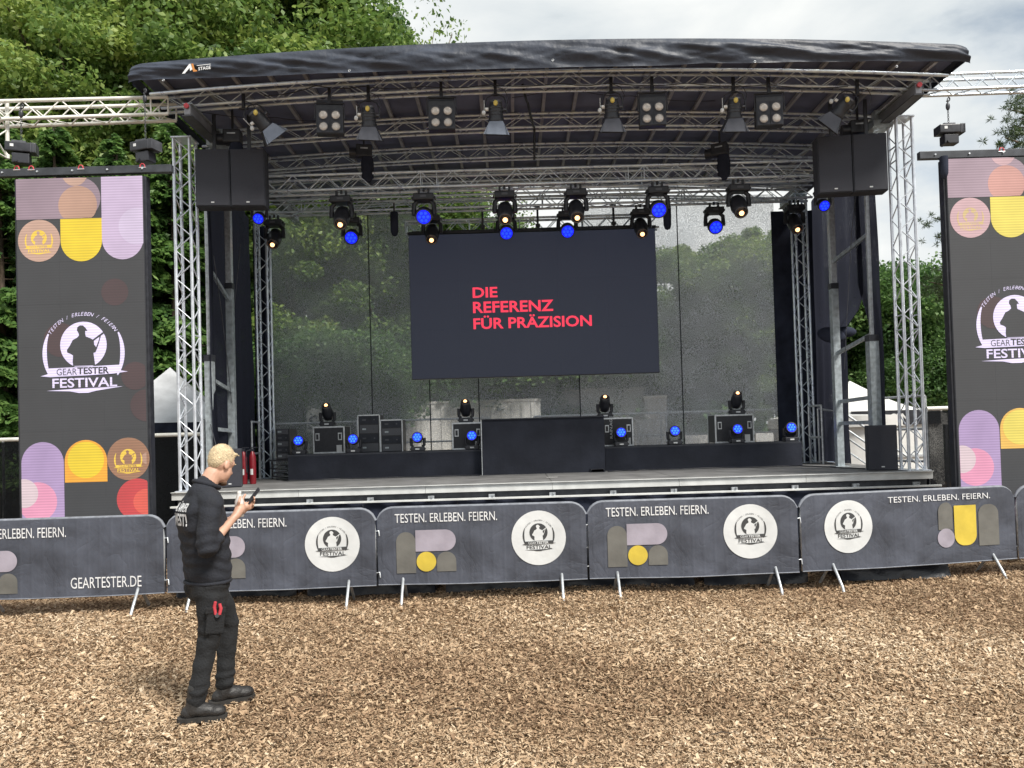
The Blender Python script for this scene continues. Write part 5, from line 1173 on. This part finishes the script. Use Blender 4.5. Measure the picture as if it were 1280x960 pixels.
BS, CS = crown_broad(14, 90, 60, 2.2, 3.2, .12, LEAF_YEL, .1, .45)
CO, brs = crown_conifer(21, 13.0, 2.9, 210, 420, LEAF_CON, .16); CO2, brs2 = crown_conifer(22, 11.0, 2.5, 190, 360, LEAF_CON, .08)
TA = trunk_mesh(1, 15.5, .26, CA, 12.5, BARK, 18); TB = trunk_mesh(2, 13.0, .2, CB, 10.0, BARK, 16); TC = trunk_mesh(3, 6.6, .14, CC_, 5.0, BARK, 12); TS = trunk_mesh(4, 12.0, .07, CS, 9.6, BIRCHBARK, 34)
TCO = trunk_conifer(13, .17, brs, BARK, 26, 5); TCO2 = trunk_conifer(11, .15, brs2, BARK, 14, 6)
KIND = {'A': (BA, TA, 12.5, 15.5 + 2.2, 'broadleaf_tree', 'tree'), 'B': (BB, TB, 10.0, 14.4, 'broadleaf_tree', 'tree'), 'C': (BC, TC, 5.0, 7.6, 'small_tree', 'tree'), 'S': (BS, TS, 9.6, 12.8, 'birch_tree', 'birch'), 'F': (CO, TCO, 0, 13, 'spruce_tree', 'spruce'), 'G': (CO2, TCO2, 0, 11, 'spruce_tree', 'spruce')}
def tree(kind, px, Y, top_py, label, grp, rz=0.0, wide=1.0):
    cr, tr, zc, h0, name, cat = KIND[kind]; p = P(px, top_py, Y); sc_ = p.z / h0
    t = thing(name, label, cat, (P(px, 540, Y).x, Y, -.05), rz, grp); t.scale = (sc_ * wide, sc_ * wide, sc_)
    link('trunk', tr, t); link('crown', cr, t, loc=(0, 0, zc)); return t
GL = 'trees standing close behind the left side of the stage'
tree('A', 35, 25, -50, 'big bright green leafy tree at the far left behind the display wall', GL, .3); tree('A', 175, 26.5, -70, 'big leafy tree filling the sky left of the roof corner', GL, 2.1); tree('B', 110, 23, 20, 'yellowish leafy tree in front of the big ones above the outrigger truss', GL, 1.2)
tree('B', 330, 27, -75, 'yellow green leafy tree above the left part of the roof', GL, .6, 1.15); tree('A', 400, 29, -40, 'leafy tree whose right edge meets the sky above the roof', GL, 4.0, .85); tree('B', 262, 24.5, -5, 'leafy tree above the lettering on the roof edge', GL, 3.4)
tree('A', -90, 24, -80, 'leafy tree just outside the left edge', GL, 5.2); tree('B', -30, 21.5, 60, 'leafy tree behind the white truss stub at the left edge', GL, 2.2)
GS = 'dark spruces behind the left tower'
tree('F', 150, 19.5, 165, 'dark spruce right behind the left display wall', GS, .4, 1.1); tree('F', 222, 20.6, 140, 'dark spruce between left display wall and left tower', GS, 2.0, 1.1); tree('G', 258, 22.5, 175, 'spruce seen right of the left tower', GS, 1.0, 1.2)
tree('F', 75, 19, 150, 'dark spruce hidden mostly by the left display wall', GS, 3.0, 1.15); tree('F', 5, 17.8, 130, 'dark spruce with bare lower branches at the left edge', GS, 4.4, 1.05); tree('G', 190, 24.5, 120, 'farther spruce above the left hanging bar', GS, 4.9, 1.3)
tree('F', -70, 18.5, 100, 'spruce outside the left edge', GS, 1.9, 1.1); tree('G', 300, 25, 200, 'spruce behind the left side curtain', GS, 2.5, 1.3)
GM = 'trees seen through the mesh cloth'
tree('B', 372, 22.5, 150, 'green tree behind the left part of the mesh cloth', GM, 1.1, 1.1); tree('B', 470, 24, 130, 'yellow green tree behind the mesh left of the video screen', GM, 2.7, 1.1); tree('A', 560, 29, 215, 'tree behind the left half of the video screen', GM, .9); tree('C', 440, 20.5, 400, 'low tree behind the left riser lamps', GM, .4, 1.3)
tree('S', 615, 26, 255, 'thin sparse tree whose twigs show above the video screen', GM, .2, 1.4); tree('S', 668, 27, 262, 'thin sparse tree above the middle of the video screen', GM, 1.8, 1.3); tree('C', 700, 27, 400, 'low tree behind the tall grey container', GM, 2.5, 1.8)
tree('C', 600, 26, 400, 'low tree behind the pale long container', GM, 4.5, 1.8)
tree('B', 862, 25, 305, 'tree behind the mesh right of the video screen', GM, 5.0, .9); tree('B', 940, 23.5, 285, 'darker tree behind the right end of the mesh', GM, 3.9, 1.0); tree('C', 800, 28, 380, 'low tree behind the mesh under the right screen corner', GM, .1, 1.8)
tree('S', 545, 24.5, 0, 'slender birch whose top twigs rise above the roof', 'trees seen over the roof', .5, .75); tree('S', 512, 25.5, 28, 'small birch top just above the roof edge', 'trees seen over the roof', 3.1, .6)
GR = 'trees right of the stage'
tree('C', 1112, 24, 318, 'leafy tree between right curtain and right tower', GR, 1.0, 1.0); tree('C', 1150, 27, 345, 'leafy tree behind the right tower', GR, 3.0, 1.2); tree('C', 1190, 25, 372, 'leafy tree between right tower and right display wall', GR, 5.1, 1.2)
tree('B', 1070, 26, 330, 'tree filling the gap of the right curtain', GR, .7, .8); tree('B', 1260, 27, 330, 'tree hidden behind the right display wall', GR, 2.2); tree('B', 1345, 24, 300, 'tree outside the right edge', GR, 4.2); tree('C', 1010, 26, 330, 'tree behind the right rear tower', GR, 1.9, 1.3); tree('C', 1140, 22, 420, 'low bushy tree behind the white tent', GR, 4.4, 1.1)
# far wood that closes the view between the trunks
V = []; T = []
n = 26000; a = rng.uniform(-1.15, 1.15, n); rr_ = rng.uniform(36, 52, n); h = rng.uniform(0, 1, n) ** .8
top = np.where(a < -.05, 11.0, 6.0) + 1.8 * np.sin(a * 23) + 1.2 * np.sin(a * 57 + 2)
c = np.stack([rr_ * np.sin(a), rr_ * np.cos(a), h * top], 1); s = rng.uniform(.25, .6, n)
nn = rng.normal(size=(n, 3)); nn[:, 1] -= .8; nn /= np.linalg.norm(nn, axis=1)[:, None]; u = np.cross(nn, rng.normal(size=(n, 3))); u /= np.linalg.norm(u, axis=1)[:, None]; v = np.cross(nn, u)
V = np.stack([c - u * s[:, None], c - v * s[:, None] * .6, c + u * s[:, None], c + v * s[:, None] * .6], 1)
o = link('distant_wood', quads_mesh('distant_wood', V, rng.beta(2, 3, n), LEAF_CON), kind='stuff'); o['label'] = 'dark wood in the distance behind the stage and tents'; o['category'] = 'wood'
# undergrowth behind the containers and fences
n = 16000; x = rng.uniform(-15, 18, n); y = rng.uniform(17.5, 30, n); hh = rng.uniform(0, 1, n) ** 1.5 * (1.1 + .5 * np.sin(x * 1.7) + .4 * np.sin(y * 1.3)); keep = (np.abs(x - X(735, 500, 23)) > -1)
c = np.stack([x, y, np.clip(hh, .02, None)], 1)[y > 26]; n = len(c); s = rng.uniform(.08, .2, n); nn = rng.normal(size=(n, 3)); nn /= np.linalg.norm(nn, axis=1)[:, None]; u = np.cross(nn, rng.normal(size=(n, 3))); u /= np.linalg.norm(u, axis=1)[:, None]; v = np.cross(nn, u)
V = np.stack([c - u * s[:, None], c - v * s[:, None] * .5, c + u * s[:, None], c + v * s[:, None] * .5], 1)
o = link('undergrowth', quads_mesh('undergrowth', V, rng.beta(2, 2, n), LEAF_BROAD), kind='stuff'); o['label'] = 'low green undergrowth at the foot of the wood behind the containers'; o['category'] = 'undergrowth'

# pine with reaching boughs, behind the right display wall, and one cut by the right edge
def pine(px, Y, boughs, h, label):
    x0 = X(px, 400, Y); t = thing('pine_tree', label, 'pine', (x0, Y, 0), 0, 'pines at the right edge')
    tr_ = MB().tube([(0, 0, 0), (.1, 0, h * .5), (.05, .1, h)], [.17, .12, .03], 9); Vs = []; Ts = []; g = np.random.default_rng(int(px))
    for (bx, by, dY) in boughs:
        e = P(bx, by, Y + dY) - Vector((x0, Y, 0)); z0_ = max(1.0, e.z - .5); b = Vector((.05, 0, min(z0_, h - .1))); L = (e - b).length
        tr_.tube([b, b.lerp(e, .5) + Vector((0, 0, .12)), e], [.05, .03, .008], 5)
        for k in range(22):
            q = b.lerp(e, .35 + .65 * (k / 21) ** .7) + Vector((g.normal(0, .14), g.normal(0, .2), g.normal(.03, .09)))
            nq = 30; dr = g.normal(size=(nq, 3)) + [0, 0, .35]; dr /= np.linalg.norm(dr, axis=1)[:, None]; l = g.uniform(.07, .14, nq)[:, None]; w2 = np.cross(dr, g.normal(size=(nq, 3))); w2 /= np.linalg.norm(w2, axis=1)[:, None]; c0 = np.array(q)[None, :]
            Vs.append(np.stack([c0 + dr * 0, c0 + dr * l * .5 + w2 * .007, c0 + dr * l, c0 + dr * l * .5 - w2 * .007], 1)); Ts.append(g.uniform(.2, .9, nq))
    part('trunk', tr_, BARK, t); link('crown', quads_mesh('crown', np.concatenate(Vs), np.concatenate(Ts), LEAF_PINE), t)
pine(1230, 16.5, [(1165, 272, 0), (1172, 297, .4), (1160, 352, -.3), (1168, 362, .5), (1176, 340, 0), (1250, 260, 0), (1290, 280, .5), (1215, 240, .3), (1185, 330, .3)], 6.6, 'pine behind the right display wall, two boughs reaching left of it')
pine(1330, 14.5, [(1258, 136, 0), (1266, 158, .3), (1256, 172, -.3), (1272, 120, .4), (1270, 178, .2), (1380, 130, 0), (1350, 100, .3), (1276, 148, -.2)], 8.4, 'pine beyond the right edge, one dark bough hanging into view')

# ============================================================ THE STANDING MAN
PX, PYf = 266, 893
PY_ = 5.36; root_x = P(PX, PYf, PY_).x
MZ = gz(root_x, PY_) + .014; MS = .975
man = thing('person', 'man with short bleached hair in black work clothes looking at a phone', 'person', (root_x, PY_, MZ), R(42)); man.scale = (MS, MS, MS)
def solid(name, shapes, m, parent, vox, sm=3, label=None, disp=0.0, dfreq=6.0, folds=()):
    """union of tapered limbs and ellipsoids as one continuous surface"""
    mb_ = MB()
    for s_ in shapes:
        if s_[0] == 'l':       # limb: points, radii
            pts, rs = s_[1], s_[2]
            for i in range(len(pts) - 1):
                mb_.cyl(pts[i], pts[i + 1], rs[i], rs[i + 1], n=14)
            for p_, r_ in zip(pts, rs): mb_.ell(p_, (r_, r_, r_), nu=14, nv=9)
        elif s_[0] == 'e': mb_.ell(s_[1], s_[2], s_[3] if len(s_) > 3 else None, 18, 12)
        elif s_[0] == 't':     # torso: rings (cx, cy, z, rx, ry)
            rings = s_[1]; vs_ = []; k = 20
            for (cx_, cy_, z, rx, ry) in rings:
                for i in range(k):
                    a = 2 * math.pi * i / k; ca, sa = math.cos(a), math.sin(a); e_ = .8
                    vs_.append((cx_ + rx * math.copysign(abs(ca) ** e_, ca), cy_ + ry * math.copysign(abs(sa) ** e_, sa), z))
            mb_.add(vs_, [(j * k + i, j * k + (i + 1) % k, (j + 1) * k + (i + 1) % k, (j + 1) * k + i) for j in range(len(rings) - 1) for i in range(k)])
            mb_.add(vs_, [tuple(range(k - 1, -1, -1)), tuple(range((len(rings) - 1) * k, len(rings) * k))])
        elif s_[0] == 'b': mb_.box(s_[1], s_[2], s_[3] if len(s_) > 3 else None)
    me = mb_.mesh(name, m); o = bpy.data.objects.new(name, me); COL.objects.link(o)
    md = o.modifiers.new('r', 'REMESH'); md.mode = 'VOXEL'; md.voxel_size = vox; md.use_smooth_shade = True
    ms = o.modifiers.new('s', 'SMOOTH'); ms.factor = .6; ms.iterations = sm
    bpy.context.view_layer.update(); dg = bpy.context.evaluated_depsgraph_get()
    me2 = bpy.data.meshes.new_from_object(o.evaluated_get(dg)); bpy.data.objects.remove(o); me2.name = name
    if disp > 0:
        co = np.empty(len(me2.vertices) * 3, np.float32); me2.vertices.foreach_get('co', co); no = np.empty_like(co); me2.vertices.foreach_get('normal', no); co = co.reshape(-1, 3); no = no.reshape(-1, 3)
        f = dfreq; d = np.array([noise.noise((x * f, y * f, z * f * 1.3)) + .5 * noise.noise((x * f * 2.2 + 5, y * f * 2.2, z * f * 2.6)) for x, y, z in co], np.float32)
        for (zc_, wz, am, fq) in folds:
            d2 = np.array([math.sin(z * fq + 5.5 * noise.noise((x * 6, y * 6, z * 3)) + x * 14) for x, y, z in co], np.float32); d += d2 * (am / disp) * np.exp(-((co[:, 2] - zc_) / wz) ** 2)
        co += no * (d * disp)[:, None]; me2.vertices.foreach_set('co', co.reshape(-1)); me2.update()
    for p_ in me2.polygons: p_.use_smooth = True
    return link(name, me2, parent, label)
V3 = Vector
SKIN = mat('skin', (0.56, 0.33, 0.235), 0.5, 0, 0.12, 14, 0.1, 60)
HAIR = mat('bleached_hair', (0.70, 0.56, 0.36), 0.6, 0, 0.22, 40, 0.8, 130)
JUMP = mat('black_sweatshirt', (0.013, 0.015, 0.022), 0.85, 0, 0.25, 12, 0.35, 60)
TROU = mat('black_work_trousers', (0.010, 0.011, 0.013), 0.85, 0, 0.3, 14, 0.35, 70)
BOOT = mat('black_boot_leather', (0.022, 0.021, 0.021), 0.5, 0, 0.3, 20, 0.3, 60)
hc = V3((.095, 0, 1.735)); HT = Euler((0, R(26), R(16))).to_matrix()      # head bowed forward
hp = lambda x, y, z: hc + HT @ V3((x * .9, y * .95, z * .95))
RS, RE, RW = V3((-.05, -.195, 1.475)), V3((-.12, -.275, 1.180)), V3((.105, -.165, 1.350))
LS, LE, LW = V3((-.02, .20, 1.475)), V3((.04, .27, 1.19)), V3((.235, .10, 1.34))
def finger(base, d1, d2, l, r): return ('l', [base, base + d1 * l * .5, base + d1 * l * .5 + d2 * l * .55], [r, r * .92, r * .75])
RH_ = RW + V3((.065, .025, .065)); LH_ = LW + V3((.06, -.045, .075))
body = [('t', [(-.02, 0, .90, .10, .15), (-.02, 0, 1.05, .10, .14), (-.02, 0, 1.25, .12, .165), (-.03, 0, 1.40, .125, .185), (-.03, 0, 1.50, .10, .17), (-.03, 0, 1.56, .07, .09)]),
        ('l', [V3((-.035, 0, 1.50)), V3((-.005, 0, 1.60)), V3((.035, 0, 1.67))], [.075, .066, .062]),
        ('e', hp(-.012, 0, .035), (.094, .076, .103), HT), ('e', hp(.035, 0, -.045), (.066, .062, .085), HT), ('e', hp(.062, 0, -.105), (.036, .036, .030), HT), ('e', hp(.066, 0, .035), (.032, .055, .035), HT),
        ('l', [hp(.088, 0, .015), hp(.112, 0, -.025)], [.010, .016]), ('e', hp(.092, 0, -.062), (.016, .028, .010), HT), ('e', hp(.090, 0, -.078), (.016, .024, .009), HT),
        ('e', hp(-.005, -.082, -.005), (.022, .010, .034), HT), ('e', hp(-.005, .082, -.005), (.022, .010, .034), HT),
        ('l', [RS, RE, RW], [.052, .041, .026]), ('l', [LS, LE, LW], [.052, .041, .026]),
        ('l', [V3((-.02, -.09, .93)), V3((-.06, -.10, .53)), V3((-.165, -.105, .09))], [.085, .055, .038]), ('l', [V3((.0, .09, .93)), V3((.17, .085, .55)), V3((.125, .09, .10))], [.085, .055, .038]),
        ('l', [RW, RW + V3((.035, .012, .03)), RH_], [.026, .031, .034]), ('e', RH_, (.042, .020, .040), Euler((0, -.7, 0)).to_matrix()),
        ('l', [LW, LW + V3((.03, -.02, .035)), LH_], [.026, .031, .033]), ('e', LH_, (.038, .034, .024), Euler((0, -.5, 0)).to_matrix())]
# right hand closes round the bottle, left hand holds the phone
for k in range(4):
    body.append(finger(RH_ + V3((.018 + .004 * k, .005, .030 - .019 * k)), V3((.45, .85, .1)).normalized(), V3((-.65, .75, .1)).normalized(), (.075, .082, .078, .062)[k], .0088))
    body.append(finger(LH_ + V3((.022, -.010 + .012 * 0, .028 - .017 * k)), V3((.75, -.35, .5)).normalized(), V3((-.2, -.75, .55)).normalized(), (.072, .08, .076, .06)[k], .0086))
body.append(('l', [RH_ + V3((-.02, -.005, .02)), RH_ + V3((-.015, -.025, .055)), RH_ + V3((.0, -.015, .09))], [.012, .011, .009]))
body.append(('l', [LH_ + V3((-.02, .0, .02)), LH_ + V3((-.01, .03, .055)), LH_ + V3((.012, .035, .085))], [.012, .011, .009]))
solid('body', body, SKIN, man, .0058, 2)
# clothes
solid('sweatshirt', [('t', [(-.015, 0, .925, .138, .178), (-.015, 0, .96, .150, .190), (-.02, 0, 1.06, .150, .187), (-.03, 0, 1.20, .150, .198), (-.045, 0, 1.33, .158, .213), (-.055, 0, 1.42, .148, .215), (-.05, 0, 1.49, .118, .188), (-.04, 0, 1.55, .088, .12)]),
      ('l', [V3((-.05, -.02, 1.52)), V3((-.02, 0, 1.585))], [.098, .083]), ('l', [V3((-.04, -.10, 1.50)), RS, (RS + RE) * .5 + V3((-.012, -.01, 0)), RE, RE.lerp(RW, .33)], [.088, .083, .073, .066, .060]),
      ('l', [V3((-.04, .10, 1.50)), LS, (LS + LE) * .5, LE, LE.lerp(LW, .30)], [.088, .083, .073, .066, .060]), ('e', V3((-.10, -.06, 1.40)), (.07, .12, .12)), ('e', V3((-.10, .07, 1.40)), (.07, .12, .12))], JUMP, man, .009, 2, None, .009, 7, ((1.20, .12, .0045, 75), (1.02, .07, .004, 80), (1.45, .05, .003, 70)))
part('collar', MB().tube([V3((-.01 + .083 * math.cos(a), .076 * math.sin(a), 1.600 - .030 * math.cos(a))) for a in np.linspace(0, 2 * math.pi, 21)[:-1]], .017, 8, closed=True), JUMP, man)
part('waistband', MB().tube([V3((-.015 + .146 * math.cos(a), .186 * math.sin(a), .918)) for a in np.linspace(0, 2 * math.pi, 25)[:-1]], .013, 8, closed=True), JUMP, man)
solid('trousers', [('t', [(-.015, 0, .80, .115, .165), (-.015, 0, .88, .132, .172), (-.015, 0, .96, .130, .165)]), ('e', V3((-.075, -.07, .87)), (.085, .095, .10)), ('e', V3((-.07, .07, .87)), (.085, .09, .10)),
      ('l', [V3((-.02, -.085, .88)), V3((-.035, -.095, .70)), V3((-.05, -.10, .55)), V3((-.105, -.105, .33)), V3((-.150, -.105, .135))], [.110, .096, .076, .066, .068]),
      ('l', [V3((.01, .085, .88)), V3((.105, .08, .72)), V3((.160, .085, .57)), V3((.14, .09, .33)), V3((.12, .09, .14))], [.106, .092, .073, .064, .066])], TROU, man, .009, 2, None, .010, 8, ((.56, .06, .0035, 70), (.20, .05, .005, 100), (.86, .05, .003, 70)))
part('cargo_pocket', MB().box((-.04, -.190, .665), (.13, .022, .18), Euler((.06, .1, 0)).to_matrix()), TROU, man, bevel=.014)
part('cargo_flap', MB().box((-.04, -.199, .740), (.14, .02, .045), Euler((.06, .1, 0)).to_matrix()), TROU, man, bevel=.008)
solid('hair', [('e', hp(-.022, 0, .050), (.095, .079, .103), HT), ('e', hp(-.052, 0, .015), (.054, .069, .070), HT), ('e', hp(.045, 0, .098), (.036, .050, .024), HT)] + [('l', [hp(.05, y, .11), hp(.094 + .006 * math.sin(i * 5), y * 1.1, .112 + .008 * math.sin(i * 3))], [.010, .004]) for i, y in enumerate(np.linspace(-.05, .05, 8))], HAIR, man, .007, 2, None, .0015, 30)
hm = [c for c in man.children if c.name.startswith('hair')][0].data
g_ = np.random.default_rng(5); st_ = MB()
for k in g_.choice(len(hm.vertices), min(1500, len(hm.vertices)), replace=False):
    v_ = hm.vertices[int(k)]; n_ = (v_.normal + V3((.25, 0, -.1)) + V3(g_.normal(0, .35, 3))).normalized(); s2 = n_.orthogonal().normalized() * .0016
    st_.add([v_.co - s2, v_.co + s2, v_.co + n_ * g_.uniform(.004, .009)], [(0, 1, 2)])
part('hair_strands', st_, HAIR, man, kind='stuff')
for s_ in (-1, 1):
    part('eye', MB().ell(hp(.083, s_ * .033, .008), (.006, .010, .006), HT, 10, 7), mat('dark_eye', (.06, .04, .03), .3), man)
    part('eyebrow', MB().ell(hp(.094, s_ * .033, .040), (.006, .020, .005), HT, 8, 6), HAIR, man)
part('beard', MB().ell(hp(.070, 0, -.120), (.034, .036, .022), HT, 12, 8), mat('dark_beard', (.10, .055, .03), .9), man)
def boot(ax, ay, az, yaw, lab):
    c, s_ = math.cos(yaw), math.sin(yaw); W = lambda x, y, z: V3((ax + x * c - y * s_, ay + x * s_ + y * c, az + z))
    o = solid('boot', [('l', [W(.008, 0, .21), W(.004, 0, .13), W(-.005, 0, .07)], [.050, .054, .056]), ('e', W(-.028, 0, .050), (.062, .050, .052), Euler((0, 0, yaw)).to_matrix()), ('e', W(.06, 0, .062), (.105, .054, .052), Euler((0, .12, yaw)).to_matrix()), ('e', W(.145, 0, .048), (.066, .054, .044), Euler((0, 0, yaw)).to_matrix())], BOOT, man, .007, 3)
    sole = []
    for (x, w_) in ((-.108, .024), (-.092, .048), (-.03, .054), (.05, .050), (.12, .058), (.180, .050), (.214, .022)): sole.append((x, w_))
    mb_ = MB(); pts = [(x, w_) for x, w_ in sole] + [(x, -w_) for x, w_ in sole[::-1]]; k = len(pts)
    mb_.add([W(x, y, -.008) for x, y in pts] + [W(x, y, .026) for x, y in pts], [tuple(range(k - 1, -1, -1)), tuple(range(k, 2 * k))] + [(i, (i + 1) % k, k + (i + 1) % k, k + i) for i in range(k)])
    part('sole', mb_, mat('rubber_sole', (.03, .028, .026), .8, 0, .3, 20), o)
    part('lace', MB().tube([W(.03 + .012 * i, (-.03 if i % 2 else .03), .098 - .006 * i) for i in range(7)], .004, 5), DARKSTEEL, o)
boot(-.165, -.105, 0, -.55, ''); boot(.12, .09, .0, -.2, '')
# lettering on the back of the sweatshirt
from mathutils.bvhtree import BVHTree
sw = [c for c in man.children if c.name.startswith('sweatshirt')][0].data
bv = BVHTree.FromPolygons([v.co for v in sw.vertices], [tuple(p.vertices) for p in sw.polygons])
lm = MB()
def back(x, z):
    h = bv.ray_cast(Vector((-1, x, z)), Vector((1, 0, 0)))[0]; return (h.x - .007, x, z)
text_fit(lm, 'KLÄRNER', .085, -.115, 1.425, 1.495, lambda x, y: back(x, y), 0, .02)
text_fit(lm, 'WEST!', .085, -.115, 1.325, 1.412, lambda x, y: back(x, y), 0, .03)
part('back_print', lm, WHITEP, man, 'white block lettering across the back of the sweatshirt')
MW = Matrix.Translation((root_x, PY_, MZ)) @ Matrix.Rotation(R(42), 4, 'Z') @ Matrix.Scale(MS, 4)
q = MW @ (LH_ + V3((.050, -.012, .065)))
ph = thing('mobile_phone', 'dark mobile phone held up in the man\'s hand', 'phone', q, R(42)); Rp = Euler((.25, .62, -.2)).to_matrix()
part('case', MB().box((0, 0, 0), (.010, .074, .152), Rp), BLACK, ph, bevel=.003); part('screen', MB().box(Rp @ V3((-.006, 0, 0)), (.0015, .068, .146), Rp), LENSD, ph)
q = MW @ (RH_ + V3((.012, .038, .045)))
bt = thing('drink_bottle', 'small clear drink bottle in the man\'s near hand', 'bottle', q, 0)
part('bottle_body', MB().rev((0, 0, -.10), (0, 0, 1), [(0, .026), (.01, .031), (.11, .031), (.145, .018), (.165, .012)], 16), mat('clear_plastic', (.62, .60, .58), .12, 0, .1, 20, spec=.9), bt); part('cap', MB().cyl((0, 0, .063), (0, 0, .083), .015, n=12), WHITE, bt)
q = MW @ V3((-.035, -.218, .765))
pc = thing('red_pliers', 'red handled pliers sticking out of the man\'s thigh pocket', 'pliers', q, 0)
part('handle', MB().tube([(-.012, 0, -.05), (-.020, 0, 0), (-.010, -.004, .035)], [.011, .012, .010], 7), REDRUB, pc); part('handle', MB().tube([(.014, 0, -.05), (.024, 0, -.01), (.018, -.004, .022)], [.011, .012, .010], 7), REDRUB, pc); part('joint', MB().cyl((0, .004, -.055), (0, -.008, -.055), .016, n=10), DARKSTEEL, pc)

print('objects', len(bpy.data.objects), 'tris', sum(len(m_.polygons) for m_ in bpy.data.meshes))
